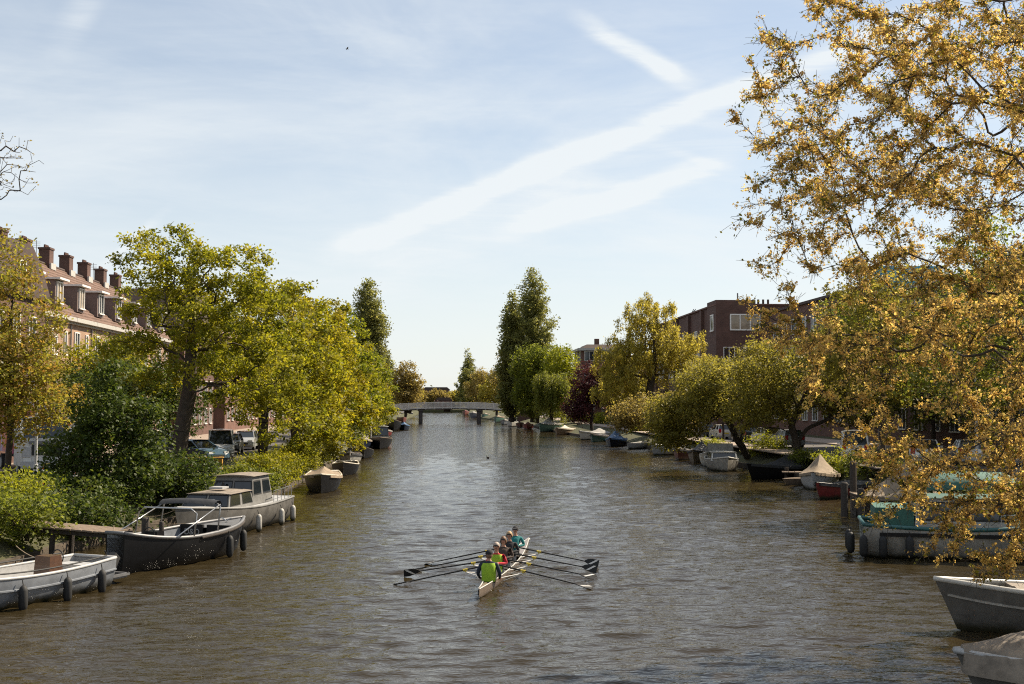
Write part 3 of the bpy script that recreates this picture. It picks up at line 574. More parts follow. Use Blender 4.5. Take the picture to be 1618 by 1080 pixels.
# backdrop wood behind the houses and the canal end
rg = np.random.default_rng(9); P = []
for k in range(150):
    x = rg.uniform(-260, 260); y = rg.uniform(690, 760) if abs(x) < 160 else rg.uniform(300, 700)
    h = rg.uniform(7, 11); P.append(np.array([x, y, 1+h*.5])+rg.normal(0, 1, (130, 3))*np.array([5, 4, h*.28]))
P = np.concatenate(P); P[:, 2] = np.maximum(P[:, 2], 1.4); V, F = leaf_quads(P, 1.5*(.5+.8*rg.random(len(P))), rg, .2, .7)
T(mesh_np('distant_wood', V, F, LF['olive'], rnd=rg.random(len(P))), 'far-off mass of trees beyond the end of the canal', 'wood', kind='stuff')
# bank shrubs, right
for i, (px, py, z, r, lf, lab) in enumerate([(1205, 722, .7, 1.7, 'lime', 'round lime-green bush above the black covered boat'), (1118, 712, .7, 1.2, 'lime', 'small bright bush behind the white cabin boat'), (1300, 745, .8, 1.6, 'lime', 'spreading bright bush behind the tan-covered boat'),
        (1365, 752, .8, 1.7, 'green', 'green bush behind the dark mooring posts'), (1250, 735, .8, 1.2, 'green', 'small green bush at the foot of the stems of the olive tree'), (905, 672, .6, 2.2, 'lime', 'bright ground bush left of the white speedboat'), (945, 676, .6, 2.0, 'lime', 'bright ground bush behind the white speedboat'),
        (876, 664, .6, 1.8, 'lime', 'yellow-green bush behind the tan boat'), (800, 655, .6, 2.2, 'lime', 'bush at the right end of the footbridge'), (1060, 700, .7, 1.8, 'dark', 'dark bush behind the small outboard boat'), (1010, 690, .6, 1.4, 'lime', 'low bush beside the red landing plank'), (1500, 800, 1.0, 1.5, 'green', 'grassy bush behind the teal cabin boat'), (1590, 810, 1.1, 1.5, 'green', 'bush at the right edge behind the teal cabin boat')]):
    p = gp(px, py, z); xb = bank(RB, p.y); x = max(p.x, xb+.9)
    shrub((x, p.y, gz(x, p.y)-.1), [(0, 0, r*.5, r, r*.8, r*.6), (r*.8, .3, r*.4, r*.8, r*.7, r*.5)], lf, 3200, .13 if p.y < 110 else .22, lab, 100+i, nt=90)
# ------------------------------------------------------------------ buildings
def window(parent, c, w, h, normal='x', sgn=1, bars=(1, 0), pane='glass', fw=.09, depth=.10, name='window'):
    """white frame with pane(s); c = centre on the wall face; normal axis of the wall, facing sgn"""
    def P(u, v, d): return (c[0]+sgn*d, c[1]+u, c[2]+v) if normal == 'x' else (c[0]+u, c[1]+sgn*d, c[2]+v)
    f = MB()
    def bar(u0, u1, v0, v1, d0, d1):
        a, b = P(u0, v0, d0), P(u1, v1, d1)
        f.box([(a[i]+b[i])/2 for i in range(3)], [abs(b[i]-a[i]) for i in range(3)])
    bar(-w/2, w/2, h/2-fw, h/2, -.05, depth); bar(-w/2, w/2, -h/2, -h/2+fw, -.05, depth+.06)
    bar(-w/2, -w/2+fw, -h/2+fw, h/2-fw, -.05, depth); bar(w/2-fw, w/2, -h/2+fw, h/2-fw, -.05, depth)
    for k in range(bars[0]):
        u = -w/2+w*(k+1)/(bars[0]+1); bar(u-fw*.4, u+fw*.4, -h/2+fw, h/2-fw, -.05, depth-.02)
    for k in range(bars[1]):
        v = h/2-h*.3*(k+1); bar(-w/2+fw, w/2-fw, v-fw*.35, v+fw*.35, -.05, depth-.03)
    o = f.build(name, M['frame'], parent)
    g = MB(); f = g; bar(-w/2+fw*.5, w/2-fw*.5, -h/2+fw*.5, h/2-fw*.5, -.04, .02)
    g.build('pane', M[pane], o); return o
def make_house(w=5.0, seed=0):
    """one house of the terrace: facade at x=0 facing +x, y 0..w"""
    r = empty('terraced_house', (0, 0, 0)); rr = random.Random(seed); pn = lambda: rr.choice(['glass', 'glass', 'curtain'])
    MB().box((-5, w/2, 4.85), (10, w-.004, 9.7)).build('wall', M['brick_l'], r)
    MB().box((.16, w/2, 9.78), (.62, w-.006, .30)).box((.05, w/2, 9.55), (.30, w-.008, .16)).build('eaves_cornice', M['stone'], r)
    rf = MB(); n = 17
    for k in range(n):     # overlapping tile courses
        x0, x1 = .42-5.4*k/n, .42-5.4*(k+1)/n-.06; z0, z1 = 9.93+5.0*k/n, 9.93+5.0*(k+1)/n+.01
        rf.prism([(x0, z0-.02), (x0, z0+.07), (x1, z1+.005), (x1, z1-.05)], 'y', .003, w-.003)
    for k in range(9):
        x0, x1 = -10.4+5.4*k/9, -10.4+5.4*(k+1)/9; z0, z1 = 9.93+5.0*k/9, 9.93+5.0*(k+1)/9
        rf.prism([(x0, z0-.05), (x0, z0+.05), (x1, z1+.0), (x1, z1-.1)], 'y', .003, w-.003)
    roof = rf.build('roof', M['roof'], r)
    MB().tube([(-4.98, .01, 14.93), (-4.98, w-.01, 14.93)], .13, 8).build('ridge_tiles', M['roof_dark'], roof)
    d = MB().box((-1.2, w*.45, 11.45), (2.4, 1.75, 1.9)).build('dormer', M['dormer'], r)
    MB().box((-1.05, w*.45, 12.46), (2.9, 2.05, .14)).build('dormer_roof', M['frame'], d)
    window(d, (0, w*.45, 11.5), 1.25, 1.6, bars=(1, 0), pane=pn())
    c = MB().box((-5.0, w*.86, 15.25), (.86, 1.0, 2.0)).box((-5.0, w*.86, 16.2), (.98, 1.12, .16)).build('chimney', M['brick_d'], r)
    for k in range(4): MB().tube([(-5.0, w*.86-.36+.24*k, 16.27), (-5.0, w*.86-.36+.24*k, 16.52)], [.10, .085], 8).build('chimney_pot', M['brick_r'], c)
    MB().box((-4.45, w*.86, 14.75), (.14, 1.2, .5)).build('flashing', M['stone'], c)
    for z in (2.0, 5.0, 8.0):
        window(r, (0, w*.26, z), 1.15, 1.9, bars=(1, rr.choice((0, 1))), pane=pn()); window(r, (0, w*.74, z), .55, 1.75, bars=(0, 0), pane=pn())
    MB().tube([(.08, w*.97, 0), (.08, w*.97, 9.4)], .05, 6).build('downpipe', M['grey_metal'], r)
    if seed % 3 == 1:
        an_ = MB().tube([(-5, w*.4, 14.9), (-5, w*.4, 16.6)], .025, 5)
        for q_ in range(4): an_.tube([(-5.3, w*.4, 16.0+.15*q_), (-4.7, w*.4, 16.0+.15*q_)], .012, 4)
        an_.build('aerial', M['grey_metal'], r)
    for z in (5.0, 8.0): MB().box((.1, w*.26, z-1.05), (.3, 1.35, .1)).build('sill', M['brick_r'], r)
    dd = MB().box((.03, w*.5, 1.15), (.10, .95, 2.3)).build('door', M[rr.choice(['teal', 'black', 'brown_red'])], r); MB().sphere((.11, w*.5+.35, 1.1), .04, 6, 4).build('handle', M['steel'], dd)
    return r
GRH = 'terraced houses on the left'
ordn = ['first', 'second', 'third', 'fourth', 'fifth', 'sixth', 'seventh', 'eighth']
for k in range(8):
    o = make_house(5.0, k); o.location = (-27.2, 117.6-5.05*(k+1), 1.28)
    T(o, 'pale brick terraced house with dormer, %s from the far end of the row' % ordn[k], 'house', GRH)
w_ = empty('gabled_house', (-25.6, 66.5, 1.28))
MB().box((-5.5, 5.2, 5.2), (11, 10.4, 10.4)).build('wall', M['brick_d'], w_)
MB().prism([(-.3, 10.2), (1.6, 12.2), (3.4, 13.4), (7.0, 13.4), (8.8, 12.2), (10.7, 10.2)], 'x', -11, .3).build('roof', M['roof_dark'], w_)
for y in (2.4, 7.6):
    c = MB().box((-3.6, y, 14.4), (.9, 1.1, 2.4)).box((-3.6, y, 15.6), (1.0, 1.2, .16)).build('chimney', M['brick_d'], w_)
    for k in range(3): MB().tube([(-3.6, y-.3+.3*k, 15.65), (-3.6, y-.3+.3*k, 15.9)], .09, 8).build('chimney_pot', M['brick_r'], c)
for y in (2.5, 5.2, 7.9):
    for z in (2.2, 5.2, 8.2): window(w_, (0, y, z), 1.2, 1.8)
window(w_, (.3, 5.2, 11.7), 1.1, 1.2)
T(w_, 'dark gabled corner house with steep roof at the near end of the brick row', 'house', GRH)
b_ = empty('corner_building', (-27.0, 124, 1.28))
MB().box((-6, 8, 5.6), (12, 16, 11.2)).build('wall', M['brick_d'], b_)
MB().prism([(-.4, 11.2), (2.5, 15.9), (13.5, 15.9), (16.4, 11.2)], 'x', -12.3, .3).build('roof', M['roof_dark'], b_)
for y in (2.2, 5.2, 8.2, 11.2, 14):
    for z in (2.2, 5.3, 8.6): window(b_, (0, y, z), 1.3, 1.8)
for x in (-2.5, -6, -9.5):
    for z in (5.3, 8.6): window(b_, (x, 0, z), 1.2, 1.7, 'y', -1)
T(b_, 'dark brick house with flat-topped roof beyond the pale terrace', 'house', GRH)
for k, (y, hh) in enumerate(((150, 12), (185, 13), (225, 12), (270, 13))):
    b_ = empty('brick_house', (-27.5, y, 1.28)); MB().box((-6, 15, hh/2), (12, 30, hh)).build('wall', M['brick_r'], b_)
    MB().prism([(0.4, hh), (-6, hh+4), (-12.4, hh)], 'y', -.2, 30.2).build('roof', M['roof'], b_)
    for j in range(9):
        for z in (2.3, 5.4, 8.6): window(b_, (0, 2+3.2*j, z), 1.4, 1.8)
    T(b_, 'brick house hidden behind the left maples, %s beyond the terrace' % ordn[k], 'house', GRH)
# brown brick block on the right
B = empty('brick_block', (38, 160.5, 1.28)); Hh = 17.3
MB().box((11, 25, Hh/2), (22, 50, Hh)).build('wall', M['brick_d'], B)
MB().box((11, 25, Hh+.08), (22.5, 50.5, .22)).build('parapet_coping', M['brick_r'], B)
MB().box((11, 25, 12.55), (22.16, 50.16, .22)).build('string_course', M['brick_r'], B)
MB().box((2.6, 2.4, Hh/2+.35), (5.6, 5.4, Hh+.7)).build('corner_bay', M['brick_d'], B)
for y in (8.6, 17.8, 27.0, 36.2, 45.4): MB().box((-.18, y, Hh/2-.1), (.5, 1.1, Hh-.2)).build('pilaster', M['brick_d'], B)
window(B, (3.9, -.3, 14.9), 4.3, 2.3, 'y', -1, bars=(2, 0), pane='curtain', fw=.17)
window(B, (-.2, 2.0, 14.9), 1.9, 2.4, 'x', -1, bars=(0, 0), fw=.2)
for x in (10, 14.5, 19):
    for z in (14.9, 10.5, 7, 3.5): window(B, (x, 0, z), 2.2, 1.9, 'y', -1, bars=(1, 0))
for x in (1.6, 4.4):
    for z in (10.5, 7, 3.5): window(B, (x, -.3, z), 1.6, 1.9, 'y', -1)
for s in range(4):
    y0 = 9.2*s+8.6
    for k in range(2): window(B, (0, y0+4.2+1.0*k, 13.9), .62, 1.1, 'x', -1, bars=(0, 0), fw=.12)
    for k in range(6): window(B, (0, y0+1.9+1.1*k, 9.6), .62, 3.6, 'x', -1, bars=(0, 1), fw=.12)
    for k in range(3): window(B, (0, y0+2.4+2.3*k, 4), 1.4, 2.2, 'x', -1)
for k in range(4): MB().tube([(5.6+.7*k, 1.6, Hh+.2), (5.6+.7*k, 1.6, Hh+.95)], .16, 8).build('chimney_pot', M['roof_dark'], B)
MB().tube([(3.0, .2, Hh), (3.0, .2, Hh+1.7)], .10, 6).build('vent_pipe', M['grey_metal'], B)
T(B, 'dark brown brick block with white window on its corner bay behind the right trees', 'building', 'buildings on the right')
B2 = empty('brick_block', (42, 112, 1.28))
MB().box((9, 18, 7.6), (18, 36, 15.2)).build('wall', M['brick_r'], B2); MB().box((9, 18, 15.3), (18.6, 36.6, .3)).build('parapet_coping', M['roof_dark'], B2)
for j in range(9):
    for z in (2.6, 6, 9.4, 12.8): window(B2, (0, 3+3.8*j, z), 1.9, 1.9, 'x', -1)
for x in (4, 8, 12):
    for z in (6, 9.4, 12.8): window(B2, (x, 0, z), 2.2, 1.9, 'y', -1)
T(B2, 'red-brown brick block partly wrapped in blue sheeting behind the elm', 'building', 'buildings on the right')
S = empty('scaffold', (41.9, 111.4, 1.28))
for x in np.arange(-.3, 6, 2.0):
    for y in (-1.3, -.2): MB().tube([(x, y, 0), (x, y, 16.4)], .05, 6).build('scaffold_pole', M['grey_metal'], S)
for z in np.arange(2, 16.5, 2.0): MB().box((2.8, -.75, z), (6.6, 1.0, .08)).build('scaffold_deck', M['wood'], S)
rings = [[(x, -1.42+.10*math.sin(x*3+z*.7), z) for x in np.linspace(-.5, 6.2, 22)] for z in np.linspace(6, 16.9, 14)]
MB().loft(rings).build('sheeting', M['blue_sheet'], S, smooth=True)
T(S, 'blue-sheeted scaffold on the end wall of the red-brown block', 'scaffold')
B3 = empty('brick_house', (27.5, 232, 0.3)); MB().box((5, 6, 7.6), (10, 12, 15.2)).build('wall', M['brick_r'], B3)
MB().box((5, 6, 15.35), (11.2, 13.2, .5)).build('cornice', M['stone'], B3)
MB().box((5, 6, 16.0), (9.2, 11.2, .8), taper=(.8, .8)).build('roof', M['roof_dark'], B3)
c = MB().box((3.5, 3, 16.9), (.9, .9, 1.4)).build('chimney', M['brick_d'], B3)
for x in (1.6, 5, 8.4):
    for z in (4, 7.6, 11, 14): window(B3, (x, 0, z), 1.9, 2.0, 'y', -1)
for y in (2, 6, 10):
    for z in (4, 7.6, 11, 14): window(B3, (0, y, z), 1.9, 2.0, 'x', -1)
T(B3, 'red brick house with pale cornice between the poplars and the golden willow', 'house', 'buildings on the right')
for k, (x, y, ww, hh, lab) in enumerate(((38, 225, 40, 13, 'long brick row behind the trees right of the poplars'), (38, 60, 40, 13, 'brick row hidden behind the parked cars on the right'))):
    b_ = empty('brick_row', (x, y, 1.28)); MB().box((6, ww/2, hh/2), (12, ww, hh)).build('wall', M['brick_d'], b_)
    MB().box((6, ww/2, hh+.12), (12.4, ww+.4, .24)).build('parapet_coping', M['stone'], b_)
    for j in range(int(ww/3.4)):
        for z in (2.4, 5.6, 8.8, 11.4)[:3 if hh < 12 else 4]: window(b_, (0, 2+3.3*j, z), 1.6, 1.8, 'x', -1)
    T(b_, lab, 'building', 'buildings on the right')
for k, (x, y, w2, hh, lab) in enumerate(((-12, 700, 16, 13, 'dark-roofed building closing the far end of the canal'), (-4, 612, 9, 6.5, 'small brick building at water level at the far end of the canal'))):
    b_ = empty('far_building', (x, y, 1.28)); MB().box((w2/2, 5, hh/2-.8), (w2, 10, hh-1.6)).build('wall', M['brick_r'], b_)
    MB().prism([(-.4, hh-1.6), (1.5, hh), (w2-1.5, hh), (w2+.4, hh-1.6)], 'y', -.3, 10.3).build('roof', M['roof_dark'], b_)
    for j in range(int(w2/2.6)): window(b_, (1.6+2.5*j, 0, hh*.5), 1.3, 1.8, 'y', -1)
    T(b_, lab, 'building')
for k, (px, py, tilt, lab) in enumerate(((1083, 488, .38, 'thin tower crane jib leaning above the far end of the brown block'), (1153, 474, .1, 'small upright crane mast above the brown block'))):
    p = at(px, 505, 420); top = at(px, py, 420); hz = top.z
    c = empty('tower_crane', (p.x, 420, 1.3)); m_ = MB(); j_ = MB()
    for dx, dy in ((-.5, -.5), (.5, -.5), (.5, .5), (-.5, .5)): m_.tube([(dx, dy, 0), (dx, dy, hz-8)], .14, 4)
    for q in range(int((hz-9)/1.5)): m_.tube([(-.5, -.5, q*1.5), (.5, -.5, q*1.5+1.5)], .09, 4); m_.tube([(.5, .5, q*1.5), (-.5, .5, q*1.5+1.5)], .09, 4)
    m_.build('mast', M['grey_metal'], c)
    for dx in (-.35, .35): j_.tube([(dx, 0, hz-8), (dx+tilt*9, 0, hz-1.3)], .14, 4)
    for q in range(6): j_.tube([(-.35+tilt*1.5*q, 0, hz-8+q*1.1), (.35+tilt*1.5*(q+1), 0, hz-8+(q+1)*1.1)], .09, 4)
    j_.build('jib', M['grey_metal'], c); T(c, lab, 'crane')
# ------------------------------------------------------------------ footbridge
BY = 281.0; br = empty('footbridge', (2, BY, 0)); HX = 16.5
def dz(x): return 3.9-.75*(x/HX)**2
xs = np.linspace(-HX, HX, 34)
MB().loft([[(x, -1.6, dz(x)-.5), (x, 1.6, dz(x)-.5), (x, 1.6, dz(x)), (x, -1.6, dz(x))] for x in xs], closed=True, caps=True).build('deck', M['bridge_dark'], br)
for y in (-1.72, 1.72):
    MB().loft([[(x, y-.1, dz(x)-.22), (x, y+.1, dz(x)-.22), (x, y+.1, dz(x)+.06), (x, y-.1, dz(x)+.06)] for x in xs], closed=True, caps=True).build('edge_beam', M['bridge'], br)
    MB().tube([(x, y, dz(x)+1.2) for x in xs], .08, 6).build('handrail', M['bridge'], br)
    bars = MB()
    for x in np.arange(-HX, HX, .24): bars.box((x, y, dz(x)+.63), (.09, .05, 1.1))
    bars.build('railing_bars', M['bridge'], br)
    for x in np.arange(-HX+.2, HX, 2.04): MB().box((x, y-.02*np.sign(y), dz(x)+.5), (.16, .18, 1.75)).build('post', M['bridge'], br)
for x in (-7.3, 6.6):
    for dy in (-1.1, 1.1): MB().tube([(x, dy, -2), (x, dy, dz(x)-.6)], .5, 10).build('pier', M['bridge_dark'], br)
    MB().box((x, 0, dz(x)-.62), (1.2, 3.3, .3)).build('pier_cap', M['bridge_dark'], br)
for x in (-10.3, -1.0): MB().box((x, .6, dz(x)-.75), (1.6, 1.2, .7)).build('crossbeam', M['bridge_dark'], br)
for sx in (-1, 1): MB().box((sx*(HX+1.6), 0, 1.2), (4.4, 4.4, 3.3)).build('abutment', M['brick_d'], br)
T(br, 'arched pale footbridge on dark piers across the canal', 'bridge')

# ------------------------------------------------------------------ boats (local axes: x forward, y to port, z up, water at 0)
def hull_fn(L_, B_, H_, sb=.35, ss=.1, ws=.8, p=2.2, draft=.25):
    def w(t):
        a = ws+(1-ws)*math.sin(min(t/.45, 1)*math.pi/2)
        return B_/2*a*(1 if t < .45 else max(0.0, 1-((t-.45)/.55)**p))
    def gw(t): return H_ + (sb*((t-.4)/.6)**2 if t > .4 else ss*((.4-t)/.4)**2)
    def kz(t): return -draft*(1-max(0, (t-.75)/.25)**2.5*1.05)
    return w, gw, kz
def boat(name, loc, heading, L_, B_, H_, hullm, inner='grey_light', rail='wood', sb=.35, ss=.1, ws=.8, p=2.2, thw=(), n=20, floor=.12, rake=.35, railr=.035, stripe=None):
    """open hull with thickness, floor, gunwale rail and thwarts; heading = degrees clockwise from +Y of the bow"""
    o = empty(name, (loc[0], loc[1], 0), R(90-heading)); w, gw, kz = hull_fn(L_, B_, H_, sb, ss, ws, p)
    ts = [i/n for i in range(n)] + [.985, 1.0]
    def X(t, z): return (t-.5)*L_ + rake*max(0, (t-.6)/.4)**2*max(0, z)/max(H_, .1)
    A = [0, .22, .45, .65, .82, .93, 1.0]
    def ring(t, ins=0.0, zmin=None):
        ww, g_, k_ = max(w(t)-ins, .004), gw(t), kz(t); half = []
        for a in A:
            y = ww*math.sin(a*math.pi/2)**.62; z = k_+(g_-k_)*(1-math.cos(a*math.pi/2))**.92
            if zmin is not None: z = max(z, min(zmin, g_-.02)) + 0
            half.append((y, z))
        return [(X(t, z), -y, z) for y, z in half[::-1]] + [(X(t, z), y, z) for y, z in half[1:]]
    h = MB(); h.loft([ring(t) for t in ts]); r0 = ring(0); h.add(r0, [tuple(range(len(r0)))])
    hull = h.build('hull', M[hullm], o, smooth=True, angle=R(40))
    MB().loft([ring(t, .05, floor) for t in ts[:-1]]).add(ring(0, .05, floor), [tuple(range(len(r0)))]).build('interior', M[inner], o, smooth=True, angle=R(40))
    ra = MB()
    for sg in (-1, 1): ra.tube([(X(t, gw(t)), sg*max(w(t)-.02, 0), gw(t)+.01) for t in ts], railr, 6)
    ra.tube([(X(0, gw(0)), -w(0)+.02, gw(0)+.01), (X(0, gw(0)), w(0)-.02, gw(0)+.01)], railr, 6)
    ra.build('gunwale', M[rail], o, smooth=True)
    if stripe:
        st = MB()
        for sg in (-1, 1): st.tube([(X(t, gw(t)*.72), sg*(w(t)*math.sin(.80*math.pi/2)**.62+.012), kz(t)+(gw(t)-kz(t))*(1-math.cos(.80*math.pi/2))**.92) for t in ts[:-1]], .03, 5)
        st.build('rubbing_strake', M[stripe], o)
    for t in thw:
        MB().box((X(t, .3), 0, gw(t)*.62), (.28, 2*w(t)*.93, .045)).build('thwart', M['wood'], o)
    return o, w, gw, X
def fender(o, x, y, ztop, m='rubber', r=.11, l=.55):
    f = MB().tube([(x, y, ztop-.12), (x, y, ztop-.17), (x, y, ztop-.25), (x, y, ztop-.17-l+.1), (x, y, ztop-.17-l), (x, y, ztop-.21-l)], [r*.3, r*.75, r, r, r*.75, r*.25], 9).build('fender', M[m], o, smooth=True)
    MB().tube([(x, y*.96, ztop+.03), (x, y, ztop-.14)], .014, 5).build('rope', M['rubber'], f)
def outboard(o, x, z, m='black', tilt=0.0, s=1.0):
    q = MB().box((0, 0, .30), (.34, .26, .34), taper=(.75, .8)).box((0, 0, .10), (.26, .22, .12)).build('outboard_motor', M[m], o)
    MB().box((-.02, 0, -.28), (.13, .09, .72)).box((-.10, 0, -.60), (.34, .07, .10)).box((.03, 0, -.68), (.10, .03, .18)).build('leg', M['grey_metal'], q)
    MB().tube([(.1, 0, .18), (.5, .05, .26)], .022, 6).build('tiller', M['rubber'], q)
    q.location = (x, 0, z); q.rotation_euler = (0, tilt, 0); q.scale = (s, s, s); return q
def cover(o, w, gw, X, t0, t1, m, ridge=.45, peaks=((.5, 1.0),), over=.05, seed=0, sag=.08, drop=.12, n=26):
    """canvas laid over the gunwales and pulled up over a ridge pole, sagging between supports"""
    rg_ = random.Random(seed); rings = []
    for i in range(n+1):
        t = t0+(t1-t0)*i/n; u = i/n
        pk = max(max(0, 1-abs(u-c)/.42)**1.3*h for c, h in peaks); end = min(1, min(u, 1-u)/.12)
        rz_ = gw(t)+.03+ridge*pk*(.25+.75*end); ww = max(w(t)+over, .02); row = []
        for j in range(-7, 8):
            s = j/6.0
            if abs(j) == 7: row.append((X(t, gw(t)), math.copysign(ww+.015, j), gw(t)-drop-.02*rg_.random())); continue
            z = gw(t)+.02+(rz_-gw(t)-.02)*(1-abs(s))**(.9) - sag*math.sin(math.pi*abs(s))*(.4+pk) + .02*math.sin(i*1.7+j*2.1)*end
            row.append((X(t, gw(t)), s*ww, max(z, gw(t)+.005)))
        rings.append(row)
    c = MB().loft(rings); c.add(rings[0], [tuple(range(15))]); c.add(rings[-1], [tuple(range(15))])
    return c.build('cover', M[m], o, smooth=True, angle=R(50))
def cabin(o, x0, x1, wb, wt, z0, z1, m='white', roofm='white', slope_f=.35, slope_b=.1, side=2, front=2, name='cabin', pane='glass', back=0, overhang=.08, wfrac=.62):
    """deckhouse: tapered walls, rounded roof slab, separate panes standing 1 cm proud"""
    a = [(x0, -wb/2, z0), (x1, -wb/2, z0), (x1, wb/2, z0), (x0, wb/2, z0)]; b = [(x0+slope_b, -wt/2, z1), (x1-slope_f, -wt/2, z1), (x1-slope_f, wt/2, z1), (x0+slope_b, wt/2, z1)]
    c = MB().add(a+b, [(3, 2, 1, 0), (4, 5, 6, 7), (0, 1, 5, 4), (1, 2, 6, 5), (2, 3, 7, 6), (3, 0, 4, 7)]).build(name, M[m], o)
    MB().loft([[(x, y, z1+.015+.05*(1-(2*y/wt)**2)) for y in np.linspace(-wt/2-overhang, wt/2+overhang, 9)] + [(x, y, z1+.002) for y in np.linspace(wt/2+overhang, -wt/2-overhang, 9)] for x in (x0+slope_b-overhang, x1-slope_f+overhang)], closed=True, caps=True).build('roof', M[roofm], c)
    def pane_on(p00, p10, p11, p01, u0, u1, v0, v1, nrm):
        P00, P10, P11, P01 = map(Vector, (p00, p10, p11, p01)); f = lambda u, v: (P00*(1-u)+P10*u)*(1-v)+(P01*(1-u)+P11*u)*v
        nv = Vector(nrm); q = [f(u0, v0), f(u1, v0), f(u1, v1), f(u0, v1)]
        fr = [f(u0-.02, v0-.05), f(u1+.02, v0-.05), f(u1+.02, v1+.05), f(u0-.02, v1+.05)]
        w_ = MB().add([k+nv*.006 for k in fr]+[k-nv*.01 for k in fr], [(0, 1, 2, 3), (4, 5, 6, 7), (0, 1, 5, 4), (1, 2, 6, 5), (2, 3, 7, 6), (3, 0, 4, 7)]).build('window', M['rubber'], c)
        MB().add([k+nv*.012 for k in q]+[k-nv*.004 for k in q], [(0, 1, 2, 3), (4, 5, 6, 7), (0, 1, 5, 4), (1, 2, 6, 5), (2, 3, 7, 6), (3, 0, 4, 7)]).build('pane', M[pane], w_)
    lo, hi = .5-wfrac/2+.08, .5+wfrac/2+.08
    for k in range(side):
        u0, u1 = (k+.12)/side, (k+.88)/side
        pane_on(a[0], a[1], b[1], b[0], u0, u1, lo, hi, (0, -1, .1)); pane_on(a[3], a[2], b[2], b[3], u0, u1, lo, hi, (0, 1, .1))
    for k in range(front): pane_on(a[1], a[2], b[2], b[1], (k+.08)/front, (k+.92)/front, lo, hi, (1, 0, .2))
    for k in range(back): pane_on(a[0], a[3], b[3], b[0], (k+.08)/back, (k+.92)/back, lo, hi, (-1, 0, .1))
    return c
GB = 'boats moored along the banks'
def rope(o, a, b, sag=.15):
    """mooring line from a (boat coordinates) to the bank point b (world)"""
    m = Matrix.Translation(o.location) @ o.rotation_euler.to_matrix().to_4x4(); A_, B_ = Vector(a), m.inverted() @ Vector(b)
    MB().tube([A_.lerp(B_, k/8)-Vector((0, 0, sag*4*(k/8)*(1-k/8))) for k in range(9)], .014, 5).build('mooring_rope', M['tarp_tan'], o)
# 1 grey open boat, left foreground (stern to the right, motor tilted out of the water)
p = gp(150, 935); o, w, gw, X = boat('open_boat', (-10.95, 30.2), 206, 6.4, 2.1, .72, 'grey_hull', 'grey_light', 'grey_light', sb=.25, ss=.06, ws=.72, railr=.045, stripe='grey_hull')
MB().box((-.5, 0, .42), (3.6, 1.35, .03)).build('floor_deck', M['cream'], o)
c = MB().box((-1.4, .1, .72), (.5, .55, .62), taper=(.8, .9)).build('steering_console', M['varnish'], o)
MB().tube([(-1.72, .1+.19*math.cos(a), .95+.19*math.sin(a)) for a in np.linspace(0, 2*math.pi, 17)], .018, 6).build('steering_wheel', M['rubber'], c)
MB().box((-2.7, 0, .5), (.5, 1.3, .3)).build('stern_bench', M['grey_light'], o)
MB().tube([(X(t, .7), w(t)*.93, gw(t)+.13) for t in np.linspace(.06, .8, 12)], .02, 6).build('side_rail', M['rubber'], o)
MB().tube([(X(t, .7), -w(t)*.93, gw(t)+.13) for t in np.linspace(.06, .8, 12)], .02, 6).build('side_rail', M['rubber'], o)
for x in (-2.4, -1.0, .45, 1.9): fender(o, x, w((x/6.4)+.5)+.11, .70)
b_ = MB().box((-3.62, .42, .22), (.95, .07, .07)).box((-3.62, -.42, .22), (.95, .07, .07)).box((-4.05, 0, .22), (.08, .9, .07)).box((-3.7, 0, .15), (.7, .8, .04)).build('motor_bracket', M['grey_metal'], o)
outboard(o, -3.72, .40, 'rubber', tilt=-.75, s=.95)
rope(o, (-2.6, -.85, .75), (-12.2, 34.6, .9)); rope(o, (1.5, -.95, .8), (-13.6, 29.5, .8))
MB().box((-.2, .3, .47), (.5, .35, .12)).build('locker_box', M['tarp_grey'], o); MB().tube([(.6+.16*math.cos(a_), -.2+.16*math.sin(a_), .45+.008*a_) for a_ in np.linspace(0, 18, 50)], .016, 5).build('rope_coil', M['tarp_tan'], o)
T(o, 'grey open boat with steering console and tilted outboard, left foreground', 'boat', GB)
# 2 black sloop
o, w, gw, X = boat('sloop', (-8.3, 38.1), 22, 6.6, 2.2, .86, 'black', 'grey_hull', 'grey_metal', sb=.16, ss=.34, ws=.30, p=2.8, railr=.06, floor=.2)
MB().box((.3, 0, .42), (3.6, 1.45, .03)).build('floor_deck', M['grey_metal'], o)
hoops = MB()
for x, hgt in ((.55, .95), (-.75, .80)):
    hoops.tube([(x-.15, -1.08, .92), (x, -1.06, .92+hgt*.8), (x, -.85, .92+hgt), (x, .85, .92+hgt), (x, 1.06, .92+hgt*.8), (x-.15, 1.08, .92)], .026, 8)
hoops.tube([(.55, 1.06, 1.75), (-1.9, 1.12, .96)], .022, 6); hoops.tube([(.55, -1.06, 1.75), (-1.9, -1.12, .96)], .022, 6)
ho = hoops.build('hoop_frame', M['steel'], o, smooth=True)
MB().loft([[(x, y, 1.84+.06*(1-(y/1.05)**2)+dx) for y in np.linspace(-1.03, 1.03, 11)] for x, dx in ((.72, -.12), (.60, .02), (.45, .03), (.30, -.03), (.22, -.12))]).build('folded_canopy', M['tarp_black'], ho, smooth=True)
MB().box((1.35, .5, .68), (.10, .85, .62)).box((1.35, -.5, .68), (.10, .85, .62)).build('bulkhead', M['black'], o)
MB().loft([[(X(t, gw(t)), y*(w(t)-.05), gw(t)-.03+.03*(1-y*y)) for y in np.linspace(-1, 1, 7)] for t in np.linspace(.70, .98, 10)]).build('foredeck', M['grey_metal'], o, smooth=True)
MB().box((-2.3, 0, .62), (.5, 1.05, .3)).build('stern_bench', M['tarp_black'], o)
c = MB().box((-1.0, .3, .72), (.45, .5, .6), taper=(.8, .9)).build('steering_console', M['black'], o)
